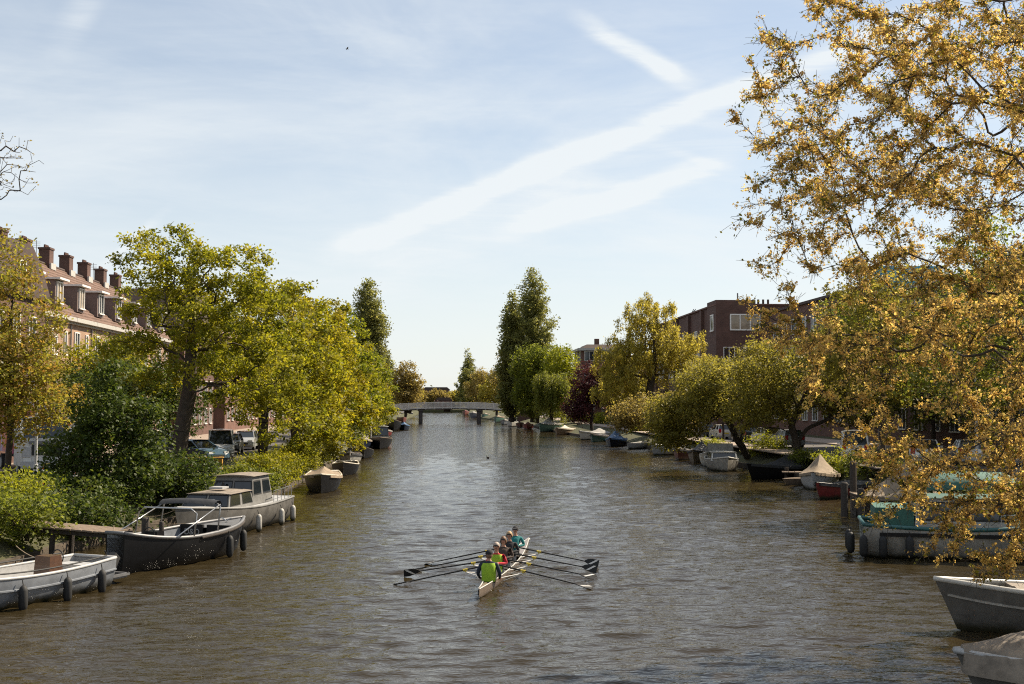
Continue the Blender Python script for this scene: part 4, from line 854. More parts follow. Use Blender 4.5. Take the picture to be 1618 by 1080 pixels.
MB().tube([(-1.28, .3+.2*math.cos(a), .95+.2*math.sin(a)) for a in np.linspace(0, 2*math.pi, 17)], .018, 6).build('steering_wheel', M['rubber'], c)
rp = MB()
for sg in (-1, 1):
    rp = MB()
    for i in range(64):
        t = .42+.56*i/64; rp.sphere((X(t, .9), sg*(w(t)+.035), gw(t)-.045), (.055, .04, .05), 6, 4)
    rp.build('rope_fender', M['wood_dark'], o, smooth=True)
MB().tube([(2.6, y, .99+.1*abs(math.sin(y*8))) for y in np.linspace(-.2, .2, 9)], .02, 6).build('bow_cleat', M['steel'], o)
for x in (1.0, 2.6): fender(o, x, -w(x/6.9+.5)-.11, .84, r=.115, l=.62)
fc = bpy.data.curves.new('lettering', 'FONT'); fc.body = 'D&O'; fc.size = .27; fc.extrude = .003; fc.align_x = 'CENTER'; fc.materials.append(M['text_grey'])
fo = bpy.data.objects.new('lettering', fc); COL.objects.link(fo); me_ = bpy.data.meshes.new_from_object(fo.evaluated_get(bpy.context.evaluated_depsgraph_get())); bpy.data.objects.remove(fo)
lo_ = bpy.data.objects.new('lettering', me_); COL.objects.link(lo_); lo_.parent = o; lo_.location = (1.29, .48, .66); lo_.rotation_euler = (R(90), 0, R(-90))
rope(o, (-3.0, .2, 1.0), (-9.9, 36.2, 1.3), .08); rope(o, (2.6, .6, 1.0), (-11.4, 43.0, .8))
T(o, 'black steel sloop with folded black canopy and rope-edged bow by the jetty', 'boat', GB)
# 3 white cabin cruiser, bow towards the camera
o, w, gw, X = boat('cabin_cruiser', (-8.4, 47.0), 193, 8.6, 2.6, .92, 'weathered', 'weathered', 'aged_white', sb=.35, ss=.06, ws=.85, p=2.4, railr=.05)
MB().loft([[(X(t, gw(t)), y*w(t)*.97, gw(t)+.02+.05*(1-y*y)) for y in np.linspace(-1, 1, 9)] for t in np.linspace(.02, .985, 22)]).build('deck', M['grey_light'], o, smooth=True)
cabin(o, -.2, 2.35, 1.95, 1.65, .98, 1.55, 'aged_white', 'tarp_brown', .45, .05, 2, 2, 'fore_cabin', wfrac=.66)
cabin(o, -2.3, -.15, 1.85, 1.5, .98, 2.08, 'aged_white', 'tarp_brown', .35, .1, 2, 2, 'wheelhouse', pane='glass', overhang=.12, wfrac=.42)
MB().box((1.0, 0, 1.73), (.6, .55, .07)).build('roof_hatch', M['grey_light'], o)
lt_ = MB().tube([(-.2, -.35, 1.66), (-.2, -.35, 1.72)], .09, 8).tube([(-.2, -.35, 1.72), (-.2, -.35, 1.86)], [.07, .05], 8).build('deck_lantern', M['rubber'], o)
rl = MB(); pts = [(X(t, 1), -w(t)*.93, gw(t)+.5) for t in np.linspace(.02, .3, 6)]; rl.tube(pts, .016, 5)
for q in pts: rl.tube([(q[0], q[1], q[2]-.5), q], .014, 5)
pts = [(q[0], -q[1], q[2]) for q in pts]; rl.tube(pts, .016, 5)
for q in pts: rl.tube([(q[0], q[1], q[2]-.5), q], .014, 5)
rl.build('stern_railing', M['steel'], o)
for x in (.4, -2.1, -3.7): fender(o, x, w(x/8.6+.5)+.12, .80, 'white_dirty', .12, .6)
rope(o, (-3.8, -1.0, 1.0), (-9.9, 53.0, .6)); rope(o, (3.0, -.7, 1.1), (-11.4, 44.5, .8))
T(o, 'weathered white cabin cruiser with wheelhouse moored behind the black sloop', 'boat', GB)
# further left-bank boats
def lb(px, py, **k):
    q = gp(px, py); return (q.x, q.y)
def small(kind, px, py, L_, B_, H_, hd, hullm, label, tarp=None, ridge=.4, peaks=((.5, 1),), inner='wood', rail='wood', thw=(.3, .55), t0=.02, t1=.97, motor=None, sb=.3, seed=1, side=0.0, ws=.8, shift=0.0, **kw):
    """(px, py): pixel of the middle of the hull's near end at the waterline"""
    q = gp(px, py); f = Vector((math.sin(R(hd)), math.cos(R(hd)))); f = f if f.y > 0 else -f
    c = (q.x+f.x*L_*.42+side, q.y+f.y*L_*.42+shift)
    o, w, gw, X = boat(kind, c, hd, L_, B_, H_, hullm, inner, rail, sb=sb, ws=ws, thw=thw if not tarp else (), n=16, **kw)
    if tarp: cover(o, w, gw, X, t0, t1, tarp, ridge, peaks, seed=seed)
    if motor: outboard(o, -L_/2-.1, H_*.72, motor)
    T(o, label, 'boat', GB); return o, w, gw, X
small('covered_boat', 508, 779, 6.2, 2.1, .80, 176, 'black', 'dark sloop with tan canvas cover moored bow-on below the maples', 'tarp_tan', .42, ((.25, 1.1), (.62, .8)), rail='cream', railr=.05, t0=.03, t1=.88)
small('open_boat', 543, 751, 5.2, 1.9, .66, 178, 'black', 'black open boat with pale gunwale behind the tan-covered sloop', None, rail='cream', inner='cream', railr=.05)
small('covered_boat', 553, 733, 4.8, 1.9, .66, 176, 'white_dirty', 'pale hulled boat under a dark rounded cover on the left bank', 'tarp_black', .35)
small('barge', 574, 724, 8.5, 2.5, .55, 172, 'black', 'low flat black barge with upturned bow on the left bank', None, inner='tarp_grey', rail='wood_dark', sb=.55, thw=(.2, .4, .6))
small('covered_boat', 578, 713, 5.5, 2.0, .9, 176, 'navy', 'dark boat with brown tent cover beside the low barge', 'tarp_brown', .6, ((.5, 1.2),), side=-.6, shift=4)
o, w, gw, X = small('motor_barge', 600, 709, 11, 2.9, 1.0, 176, 'black', 'dark barge with pale wheelhouse and thin mast on the left bank', None, inner='grey_metal', rail='wood')
cabin(o, -3.6, -.6, 2.2, 2.0, 1.0, 2.3, 'white_dirty', 'grey_light', .2, .1, 2, 2); MB().tube([(2.2, -.9, .8), (2.2, -.9, 6.0)], [.07, .04], 6).build('mast', M['frame'], o)
small('open_boat', 609, 690, 6, 2.1, .8, 176, 'red', 'small boat with red hull before the dark barges near the bridge', 'tarp_grey', .4)
small('barge', 622, 680.5, 9, 3.0, 1.5, 176, 'black', 'high black barge near the left end of the footbridge', None, inner='wood', rail='wood', sb=.5)
small('covered_boat', 639, 679.5, 6, 2.2, .8, 176, 'navy', 'boat under a blue-grey cover near the left bridge pier', 'tarp_blue', .7)
small('open_boat', 637, 668, 8, 2.4, 1.2, 172, 'brown_red', 'brown-red boat moored under the left end of the footbridge', None)
small('covered_boat', 627, 661, 9, 2.6, 1.2, 176, 'brown_red', 'far boat with brown cover beyond the left of the footbridge', 'tarp_brown', .8)
small('covered_boat', 648, 657, 9, 2.6, 1.2, 176, 'black', 'far black boat seen beneath the footbridge on the left', 'tarp_grey', .8)
# right bank, far to near
small('covered_boat', 735, 655.5, 9, 2.6, 1.4, 184, 'brown_red', 'red boat seen beyond the footbridge', 'red', .6)
small('covered_boat', 747, 660.5, 9, 3.0, 1.6, 186, 'navy', 'dark boat with pale top just left of the right bridge pier', 'tarp_grey', .7)
small('covered_boat', 766, 661, 9, 2.6, 1.3, 186, 'green_hull', 'greenish boat just right of the right bridge pier', 'tarp_brown', .5)
small('covered_boat', 785, 667, 8, 2.6, 1.3, 190, 'green_hull', 'dark green boat with tan cover at the right end of the footbridge', 'tarp_tan', .5)
small('covered_boat', 797, 671, 6.5, 2.3, .9, 188, 'grey_hull', 'grey boat left of the small white cruiser', 'tarp_grey', .4)
o, w, gw, X = small('cabin_cruiser', 809, 674, 6.5, 2.4, .9, 186, 'white', 'small white cruiser with dark window right of the footbridge', None, inner='white', rail='white', thw=())
cabin(o, -1.4, 1.5, 1.9, 1.6, .75, 2.0, 'white', 'white', .3, .1, 2, 1)
small('open_boat', 822, 675, 5.5, 2.0, .8, 186, 'brown_red', 'red and white small boat left of the green-hulled boat', 'tarp_grey', .3)
small('covered_boat', 833, 678, 5.5, 2.0, .8, 188, 'red', 'dark red covered boat beside the green-hulled boat', 'brown_red', .6)
small('covered_boat', 856, 682.5, 8.5, 3.0, 1.3, 205, 'green_hull', 'green-hulled boat under a large grey cover by the weeping willow', 'tarp_grey', 1.2, ((.5, 1.0),), rail='grey_light')
small('covered_boat', 882, 687, 6, 2.4, .9, 205, 'tarp_tan', 'tan boat with pale cover right of the green-hulled boat', 'cream', .6, ((.4, 1),))
o, w, gw, X = small('speedboat', 922, 695, 7.2, 2.5, .85, 222, 'white', 'white speedboat under a grey speckled cover on the right bank', 'tarp_grey', .7, ((.4, 1),), rail='navy', railr=.06, sb=.4)
small('covered_boat', 938, 698, 5.5, 2.1, .75, 205, 'teal', 'dark teal boat between the white speedboat and the blue tarpaulin', 'tarp_black', .3)
small('covered_boat', 966, 705, 5.4, 2.2, .7, 200, 'navy', 'boat draped in a creased blue tarpaulin', 'tarp_blue', 1.0, ((.45, 1.25),))
small('flat_boat', 996, 709, 5.6, 2.0, .55, 212, 'grey_light', 'pale grey flat boat right of the blue tarpaulin', None, inner='grey_light', rail='grey_light', sb=.08, motor='black')
small('motor_boat', 1036, 719, 5.8, 2.1, .8, 218, 'grey_light', 'open grey motor boat with dark outboard below the leaning tree', None, inner='wood', rail='navy', railr=.06, motor='black')
small('open_boat', 1074, 727, 4.8, 1.9, .75, 205, 'brown_red', 'small dark red boat in the shade of the leaning tree', 'tarp_black', .25)
small('covered_boat', 1098, 731, 5.0, 2.0, .8, 205, 'tarp_brown', 'brown-hulled boat with black tent cover left of the white outboard boat', 'tarp_black', .9, ((.4, 1.1),))
small('motor_boat', 1119, 737, 4.8, 1.9, .85, 200, 'white', 'white boat with raised outboard beside the white cabin boat', None, inner='cream', rail='white', motor='white')
o, w, gw, X = small('cabin_boat', 1148, 745, 5.6, 2.4, .78, 186, 'white_dirty', 'white cabin boat with folded grey top beside the black covered boat', None, inner='white', rail='white', railr=.06, thw=())
cabin(o, -.9, 1.5, 2.0, 1.75, .75, 1.35, 'white', 'white', .55, .05, 2, 1, wfrac=.55); MB().box((-1.1, 0, 1.62), (.35, 1.95, .62), taper=(.8, .96)).build('folded_top', M['tarp_grey'], o)
small('covered_boat', 1196, 757, 7.0, 2.5, .75, 232, 'black', 'long boat entirely under a black cover on the right bank', 'tarp_black', .75, ((.45, 1.0),), rail='black')
small('flat_boat', 1243, 766, 4.8, 1.7, .32, 236, 'wood', 'flat brown rowing punt left of the tan-covered boat', None, inner='wood', rail='wood', sb=.08, side=.3)
small('covered_boat', 1287, 775, 5.2, 2.2, .75, 205, 'grey_light', 'boat with peaked tan canvas cover on the right bank', 'tarp_tan', 1.0, ((.42, 1.2),), side=.2, shift=.6)
small('open_boat', 1304, 788, 5.4, 2.0, .6, 222, 'red', 'low red and black open boat in front of the tan-covered boat', 'tarp_black', .12, rail='black', side=-.1)
# big boats lying across, right foreground
o, w, gw, X = boat('cabin_boat', (17.2, 37.4), 106, 6.9, 2.7, .98, 'white_dirty', 'teal', 'teal', sb=.35, ws=.9, p=2.3, railr=.07)
MB().loft([[(X(t, gw(t)), y*w(t)*.97, gw(t)+.03+.05*(1-y*y)) for y in np.linspace(-1, 1, 9)] for t in np.linspace(.40, .985, 14)]).build('foredeck', M['teal'], o, smooth=True)
cabin(o, -1.9, 1.2, 2.1, 1.85, .95, 1.95, 'white_dirty', 'green_hull', .4, .1, 2, 2, overhang=.1, wfrac=.5)
MB().box((-2.5, 0, 1.25), (1.2, 2.0, .75)).build('stern_curtain', M['tarp_green'], o)
hr = MB(); pts = [(X(t, 1), -w(t)*.9, gw(t)+.42) for t in np.linspace(.6, .98, 8)]; hr.tube(pts, .016, 5)
for q in pts: hr.tube([(q[0], q[1], q[2]-.42), q], .013, 5)
hr.build('bow_rail', M['steel'], o); MB().box((.1, -w(.5)-.03, .80), (6.2, .05, .12)).build('dark_rubbing_band', M['black'], o)
for x in (-3.5, -2.9, -2.1): fender(o, x, -w(x/7.4+.5)-.1, .88, r=.13, l=.6)
fender(o, -3.85, .3, .9, r=.13, l=.6); fender(o, -3.85, -.6, .9, r=.13, l=.6)
rope(o, (3.2, .3, 1.2), (20.2, 38.6, .9)); rope(o, (-3.2, 1.0, 1.0), (18.2, 42.5, .5), .3)
T(o, 'white cabin boat with teal deck and roof lying across behind the elm branches', 'boat', GB)
o, w, gw, X = boat('canopy_boat', (19.9, 43.5), 100, 6.6, 2.5, .9, 'navy', 'wood', 'wood', sb=.3)
MB().loft([[(x, 1.15*math.cos(a), 1.75+.62*math.sin(a)**.8+k) for a in np.linspace(0, math.pi, 13)] for x, k in ((-2.1, -.15), (-1.6, 0), (-.2, .03), (1.2, 0), (1.6, -.15))]).build('canopy', M['tarp_green'], o, smooth=True)
fr = MB()
for x in (-1.8, 1.3):
    for y in (-1.12, 1.12): fr.tube([(x, y, .9), (x, y, 1.78)], .025, 6)
fr.build('canopy_frame', M['steel'], o); T(o, 'boat under a rounded green canopy behind the teal-decked cabin boat', 'boat', GB)
o, w, gw, X = boat('tent_boat', (21.2, 51.5), 100, 5.6, 2.2, .8, 'wood_dark', 'wood', 'wood', sb=.3); cover(o, w, gw, X, .02, .95, 'tarp_tan', 1.5, ((.45, 1.1),), seed=4)
T(o, 'boat under a tall striped tan tent behind the green canopy', 'boat', GB)
o, w, gw, X = boat('white_boat', (14.6, 24.9), 281, 6.6, 2.4, .82, 'weathered', 'white_dirty', 'white', sb=.28, ws=.85, railr=.06, stripe='white_dirty'); cover(o, w, gw, X, .05, .80, 'tarp_brown', .5, ((.4, 1.0),), seed=5)
T(o, 'white boat with brown dirty cover under the lowest elm branches', 'boat', GB)
o, w, gw, X = boat('covered_boat', (12.1, 18.9), 282, 6.2, 2.4, .70, 'weathered', 'white_dirty', 'grey_light', sb=.1, ws=.85, railr=.06, p=3.0); cover(o, w, gw, X, .02, .985, 'tarp_brown', .62, ((.3, 1.0), (.5, 1.0), (.72, .95)), seed=6, sag=-.10, drop=.34)
T(o, 'boat with smooth dirty brown-grey cover in the bottom right corner', 'boat', GB)
# ------------------------------------------------------------------ jetty and posts
a, b = Vector((-13.6, 38.4, 1.2)), Vector((-9.8, 36.9, 1.05)); dv = (b-a).normalized(); ang = math.atan2(dv.y, dv.x); ln = (b-a).length
J = empty('jetty', a, ang); k = int(ln/.2)
pm = MB().box((0, 0, 0), (.185, 1.15, .05)).build('plank', M['wood'], J); pm.location = (.1, 0, 0)
for i in range(1, k):
    q = pm.copy(); COL.objects.link(q); q.parent = J; q.location = (.1+.2*i, random.Random(i).uniform(-.02, .02), random.Random(i+50).uniform(-.006, .006)); q.rotation_euler = (0, 0, random.Random(i+9).uniform(-.02, .02))
for y in (-.42, .42): MB().box((ln/2, y, -.10), (ln, .1, .15)).build('joist', M['wood_dark'], J)
for x in (ln*.45, ln-.15):
    for y in (-.45, .45): MB().tube([(x, y, -2.2), (x, y, -.03)], .085, 8).build('pile', M['wood_dark'], J)
J.rotation_euler = (0, .037, ang)
T(J, 'wooden plank jetty on piles between the grey boat and the black sloop', 'jetty')
for px, py, hgt, r, lab in ((223, 838, 1.42, .12, 'thick dark mooring post at the end of the jetty'), (249, 838, 1.30, .075, 'thin mooring post right of the thick jetty post')):
    q = at(px, py, 36.9); o = MB().tube([(0, 0, -1.5), (0, 0, hgt-.03), (0, 0, hgt)], [r, r, r*.8], 9).build('mooring_post', M['wood_dark']); o.location = (q.x, 37.4, 0); T(o, lab, 'post')
for k, (x, y, h, lab) in enumerate(((17.7, 51.0, 1.5, 'leftmost dark mooring post beside the low red boat'), (18.3, 50.6, 1.25, 'second dark mooring post beside the low red boat'), (19.0, 53.5, 2.3, 'tall dark mooring post behind the elm blossoms'))):
    o = MB().tube([(0, 0, -2), (0, 0, h-.06), (0, 0, h)], [.17, .16, .12], 9).build('mooring_post', M['wood_dark']); o.location = (x, y, 0); T(o, lab, 'post')
q = gp(1008, 692, .6); o = MB().box((0, 0, 0), (5.5, .9, .09)).box((-2.3, 0, -.5), (.15, .6, 1.0)).box((2.3, 0, -.5), (.15, .6, 1.0)).build('landing_plank', M['brown_red']); o.location = (q.x, q.y, .62); T(o, 'reddish landing plank behind the pale flat boat', 'jetty')
q = gp(1256, 757, .6); J2 = empty('landing_stage', (23.0, 73.0, .62), R(-15))
for i in range(8):
    w_ = MB().box((-1.4+.4*i, 0, 0), (.37, 1.1, .06)).build('plank', M['wood'], J2)
for x in (-1.3, 1.3): MB().tube([(x, .3, -1.8), (x, .3, .3)], .12, 8).build('pile', M['wood_dark'], J2)
T(J2, 'short grey landing stage between the black covered boat and the punt', 'jetty')

# ------------------------------------------------------------------ rowing boat with crew
HD = R(10.6); fwd = Vector((math.sin(HD), math.cos(HD), 0)); stern = Vector((.92, 29.9, 0)); LQ = 11.3
cq = stern + fwd*LQ/2
Q = empty('rowing_shell', cq, math.pi/2-HD)
def qw(t): return .27*max(.02, math.sin(math.pi*min(max(t, 0), 1)))**.95
tsq = np.linspace(.0, 1.0, 41)
rg_ = []
for t in tsq:
    w = qw(t)+.008; top = .22+.06*abs(2*t-1)**3; rg_.append([(LQ*(t-.5), w*math.cos(a_), top-(top+.13)*(.45+.55*math.sin(math.pi*t)**.5)*math.sin(a_)**.8) for a_ in np.linspace(0, math.pi, 11)])
MB().loft(rg_)  .build('hull', M['shell'], Q, smooth=True)
for nm, t0, t1, m in (('stern_canvas', 0, .10, 'shell'), ('bow_canvas', .66, 1.0, 'shell')):
    MB().loft([[(LQ*(t-.5), y*(qw(t)+.006), .222+.06*abs(2*t-1)**3+.04*(1-y*y)) for y in np.linspace(-1, 1, 7)] for t in np.linspace(t0, t1, 14)]).build(nm, M[m], Q, smooth=True)
MB().loft([[(LQ*(t-.5), y*(qw(t)-.02), .05) for y in (-1, 0, 1)] for t in np.linspace(.1, .68, 12)]).build('floor', M['grey_metal'], Q)
for sg in (-1, 1): MB().tube([(LQ*(t-.5), sg*(qw(t)+.005), .235+.06*abs(2*t-1)**3) for t in np.linspace(.0, 1, 30)], .016, 5).build('gunwale', M['white'], Q)
MB().sphere((LQ/2+.02, 0, .24), .05, 8, 6).build('bow_ball', M['frame'], Q)
seats = [3.15, 4.55, 5.95, 7.35]; LOCKX, LOCKY, LOCKZ = -.40, .80, .36
for s in seats:
    x = s-LQ/2
    MB().box((x, 0, .17), (.24, .28, .035)).build('seat', M['wood_dark'], Q)
    MB().box((x-.86, 0, .22), (.04, .30, .26), ry=.6).build('foot_stretcher', M['grey_metal'], Q)
    for sg in (-1, 1):
        rb = MB(); lk = (x+LOCKX, sg*LOCKY, LOCKZ-.05)
        rb.tube([(x+LOCKX+.42, sg*.27, .24), lk], .015, 6); rb.tube([(x+LOCKX-.42, sg*.26, .24), lk], .015, 6); rb.tube([(x+LOCKX, sg*.27, .10), lk], .012, 6)
        rr_ = rb.build('rigger', M['frame'], Q); MB().box((lk[0], lk[1], LOCKZ+.0), (.04, .05, .08)).build('oarlock', M['plate'], rr_)
T(Q, 'slim white rowing shell with riggers carrying five people', 'rowing boat')
SW = R(14)
sides = (('left', 1), ('right', -1)); whom = ['the stroke rower in red', 'the brown-haired second rower', 'the blond third rower', 'the bow rower in teal']
def toW(p): return Q.matrix_basis @ Vector(p)
Q.matrix_basis  # plain location/rotation
QM = Matrix.Translation(cq) @ Matrix.Rotation(math.pi/2-HD, 4, 'Z')
grips = {}
for i, s in enumerate(seats):
    for sd, sg in sides:
        lk = Vector((s-LQ/2+LOCKX, sg*LOCKY, LOCKZ+.02)); zt = (-.02, .10, .02, .0)[i] if sg > 0 else (.0, .10, .12, .10)[i]
        out_ = Vector((-math.sin(SW+.03*i), sg*math.cos(SW+.03*i), 0)); tipz = zt+.02
        d = (out_*2.0 + Vector((0, 0, tipz-lk.z))).normalized()
        O = empty('oar', QM @ lk, 0); O.rotation_euler = (QM.to_3x3() @ Matrix((d, Vector((0, 0, 1)).cross(d).normalized(), d.cross(Vector((0, 0, 1)).cross(d).normalized()))).transposed()).to_euler()
        # local: x outwards along the loom
        MB().tube([(-.86, 0, 0), (-.72, 0, 0)], .019, 8).build('handle', M['plate'], O)
        MB().tube([(-.72, 0, 0), (0, 0, 0), (1.62, 0, 0)], [.022, .023, .017], 8).build('loom', M['rubber'], O)
        MB().tube([(-.06, 0, 0), (.06, 0, 0)], .030, 8).tube([(.06, 0, 0), (.075, 0, 0)], .042, 10).build('collar', M['plate'], O)
        tw = (.25, 1.2, .3, .12)[i] if sg > 0 else (1.25, 1.3, .5, .15)[3-i]
        cs, sn = math.cos(tw), math.sin(tw)
        bl = MB(); prof = [(1.56, .02), (1.66, .085), (1.80, .115), (2.02, .11), (2.03, -.11), (1.86, -.115), (1.66, -.06), (1.56, -.02)]
        bl.loft([[(x, y*cs-e*sn, y*sn+e*cs+.0) for x, y in prof] for e in (-.008, .008)], closed=True, caps=True)
        B_ = bl.build('blade', M['rubber'], O)
        st = MB(); pr2 = [(1.70, -.06), (1.78, -.06), (1.99, .095), (1.91, .095)]
        st.loft([[(x, y*cs-e*sn, y*sn+e*cs) for x, y in pr2] for e in (-.011, .011)], closed=True, caps=True); st.build('white_stripe', M['frame'], B_)
        grips[(i, sg)] = lk - d*.80
        T(O, 'black scull oar on the %s held by %s' % ('left' if sg > 0 else 'right', whom[i]), 'oar', 'sculling oars')

def person(name, loc, rz, J, E, regions, root_i=0):
    """one continuous body grown over a joint skeleton; regions: list of (material, set of edge numbers)"""
    names = list(J); idx = {n: i for i, n in enumerate(names)}
    me = bpy.data.meshes.new(name); me.from_pydata([J[n][0] for n in names], [(idx[a_], idx[b_]) for a_, b_ in E], [])
    ob = bpy.data.objects.new(name, me); COL.objects.link(ob)
    sk = ob.modifiers.new('s', 'SKIN'); sk.use_smooth_shade = True; sk.branch_smoothing = .4
    for i, n in enumerate(names):
        sv = me.skin_vertices[0].data[i]; r_ = J[n][1]; sv.radius = r_ if isinstance(r_, tuple) else (r_, r_); sv.use_root = (i == root_i)
    ss_ = ob.modifiers.new('u', 'SUBSURF'); ss_.levels = 1; ss_.render_levels = 1
    dg = bpy.context.evaluated_depsgraph_get(); dg.update(); m2 = bpy.data.meshes.new_from_object(ob.evaluated_get(dg))
    bpy.data.objects.remove(ob)
    body = bpy.data.objects.new(name, m2); COL.objects.link(body)
    m2.materials.clear()
    for mt, _ in regions: m2.materials.append(M[mt])
    segs = [(Vector(J[a_][0]), Vector(J[b_][0])) for a_, b_ in E]; emat = {}
    for mi, (mt, es) in enumerate(regions):
        for e in es: emat[e] = mi
    for p in m2.polygons:
        best, bi = 9, 0
        for i, (u, v) in enumerate(segs):
            d_ = v-u; t_ = max(0, min(1, (p.center-u).dot(d_)/max(d_.length_squared, 1e-6))); dd = (p.center-(u+d_*t_)).length - .3*0
            if dd < best: best, bi = dd, i
        p.material_index = emat.get(E[bi], 0)
    body.location = loc; body.rotation_euler = (0, 0, rz); return body
def add_to(body, mb, mi):
    """join extra geometry (face features, fingers) into the body's own mesh"""
    bm = bmesh.new(); bm.from_mesh(body.data); n0 = len(bm.faces)
    vs = [bm.verts.new(v) for v in mb.v]
    for f in mb.f:
        try: bm.faces.new([vs[i] for i in f]).material_index = mi
        except ValueError: pass
    bm.to_mesh(body.data); bm.free(); body.data.polygons.foreach_set('use_smooth', [True]*len(body.data.polygons))
def vest(body, J, m, lo, hi, wx=.135, wy=.20, cx=None):
    rings = []
    for z, sx, sy, xo in ((lo, .98, .92, cx[0]), ((lo+hi)/2, 1.02, .98, cx[1]), (hi-.09, 1.0, 1.0, cx[2]), (hi, .72, .78, cx[3])):
        rings.append([(xo+wx*sx*math.copysign(abs(math.cos(t))**.7, math.cos(t)), wy*sy*math.copysign(abs(math.sin(t))**.7, math.sin(t)), z) for t in np.linspace(0, 2*math.pi, 20, endpoint=False)])
    return MB().loft(rings, closed=True).build('vest', M[m], body, smooth=True)
def hairpiece(body, c, r, m, name='hair', back=0.0, length=0.0, face=-1):
    """cap of hair on the skull leaving the face free; face = x direction the face looks to"""
    rings = []
    for i in range(9):
        t = math.pi*.62*i/8; row = []
        for j in range(18):
            a_ = 2*math.pi*j/18; f = math.cos(a_)*face; th = t*(1-.38*max(0, f)) if i else 0
            zz = c[2]+r[2]*math.cos(th)-(length*max(0, -f*.6+.5)*(i/8)**2)
            row.append((c[0]+r[0]*math.sin(th)*math.cos(a_), c[1]+r[1]*math.sin(th)*math.sin(a_), zz))
        rings.append(row)
    return MB().loft(rings, closed=True).build(name, M[m], body, smooth=True)
def rower(i, label, top, pants, hair, hm, vest_m=None, glasses=True, cap=None, lean=0.0, hl=.05, turn=0.0):
    s = seats[i]; base = Vector((s-LQ/2, 0, .19)); gl, gr = grips[(i, 1)]-base, grips[(i, -1)]-base
    l = lean
    J = {'pelvis': ((0, 0, .10), (.14, .16)), 'waist': ((.03+l*.3, 0, .27), (.115, .145)), 'chest': ((.06+l*.7, 0, .46), (.125, .165)), 'neck0': ((.06+l, 0, .60), (.065, .075)), 'neck': ((.045+l, 0, .67), .05),
         'jaw': ((.025+l, 0, .735), (.072, .064)), 'skull': ((.035+l, 0, .815), (.092, .078)), 'crown': ((.04+l, 0, .875), (.06, .055))}
    E = [('pelvis', 'waist'), ('waist', 'chest'), ('chest', 'neck0'), ('neck0', 'neck'), ('neck', 'jaw'), ('jaw', 'skull'), ('skull', 'crown')]
    for sd, sg, g_ in (('l', 1, gl), ('r', -1, gr)):
        J['sh'+sd] = ((.06+l*.9, sg*.185, .545), .062); J['el'+sd] = ((.10+l*.6, sg*.285, .31), .045); J['wr'+sd] = (tuple(Vector((g_.x+.05, g_.y+sg*.035, g_.z+.012))), .03); J['ha'+sd] = (tuple(Vector((g_.x-.005, g_.y+sg*.0, g_.z+.022))), (.03, .036))
        J['hip'+sd] = ((-.05, sg*.095, .085), .088); J['kn'+sd] = ((-.42, sg*.13, .22), .062); J['an'+sd] = ((-.80, sg*.10, .07), .042); J['to'+sd] = ((-.87, sg*.10, .19), .036)
        E += [('chest', 'sh'+sd), ('sh'+sd, 'el'+sd), ('el'+sd, 'wr'+sd), ('wr'+sd, 'ha'+sd), ('pelvis', 'hip'+sd), ('hip'+sd, 'kn'+sd), ('kn'+sd, 'an'+sd), ('an'+sd, 'to'+sd)]
    regs = [(top, set(E[:3]) | {e for e in E if e[0][:2] in ('ch', 'sh', 'el') and e[1][:2] in ('sh', 'el', 'wr')}), ('skin', {E[3], E[4], E[5], E[6], ('wrl', 'hal'), ('wrr', 'har')}), (pants, {e for e in E if e[0][:2] in ('hi', 'kn') or e[1][:3] == 'hip'}), ('rubber', {('anl', 'tol'), ('anr', 'tor')})]
    P = person('person', QM @ base, math.pi/2-HD, J, E, regs)
    fz = MB(); hx = .035+l
    fz.loft([[(hx-.088, y*.012, .80) for y in (-1, 1)], [(hx-.118, y*.017, .775) for y in (-1, 1)], [(hx-.085, y*.02, .762) for y in (-1, 1)]]); fz.sphere((hx-.0, .082, .80), (.018, .012, .03), 6, 4); fz.sphere((hx-.0, -.082, .80), (.018, .012, .03), 6, 4)
    for sg, g_ in ((1, gl), (-1, gr)):       # four fingers over the handle and a thumb under it
        for k in range(4):
            y0 = g_.y+sg*(-.036+.024*k); ll = (.9, 1, .97, .8)[k]
            fz.tube([(g_.x+.012, y0, g_.z+.036), (g_.x-.022*ll, y0, g_.z+.032), (g_.x-.034*ll, y0, g_.z+.006), (g_.x-.018, y0, g_.z-.020*ll)], [.0095, .009, .0085, .007], 6)
        fz.tube([(g_.x+.022, g_.y-sg*.025, g_.z+.018), (g_.x+.026, g_.y-sg*.045, g_.z-.008), (g_.x+.004, g_.y-sg*.052, g_.z-.024)], [.011, .010, .008], 6)
    add_to(P, fz, 1)
    if glasses: MB().box((hx-.092, 0, .815), (.02, .13, .034)).build('sunglasses', M['glass'], P)
    else:
        for sg in (-1, 1): MB().sphere((hx-.086, sg*.032, .815), .011, 6, 4).build('eye', M['rubber'], P)
    MB().box((hx-.092, 0, .738), (.012, .05, .010)).build('mouth', M['brown_red'], P)
    hairpiece(P, (hx+.005, 0, .80), (.108, .098, .115), hm, 'cap' if cap else 'hair', length=hl)
    if cap: MB().loft([[(hx-.09, y, .865), (hx-.19, y*.7, .845)] for y in np.linspace(-.075, .075, 6)]).build('cap_peak', M[hm], P)
    if vest_m: vest(P, J, vest_m, .10, .57, .135, .178, (l*.1+.005, .045+l*.4, .06+l*.75, .06+l))
    T(P, label, 'person', 'rowing crew'); return P
rower(0, 'rower in red top and yellow-green vest with short grey-blond hair, facing the cox', 'red_cloth', 'brown_cloth', None, 'hair_grey', 'hivis', lean=.02, hl=.02)
rower(1, 'rower in brown jacket with brown hair and sunglasses, second from the stern', 'brown_cloth', 'dark_cloth', None, 'hair_brown', lean=.10, hl=.10)
rower(2, 'blond rower in black jacket and sunglasses, third from the stern', 'dark_cloth', 'dark_cloth', None, 'hair_blond', lean=.06, hl=.06)
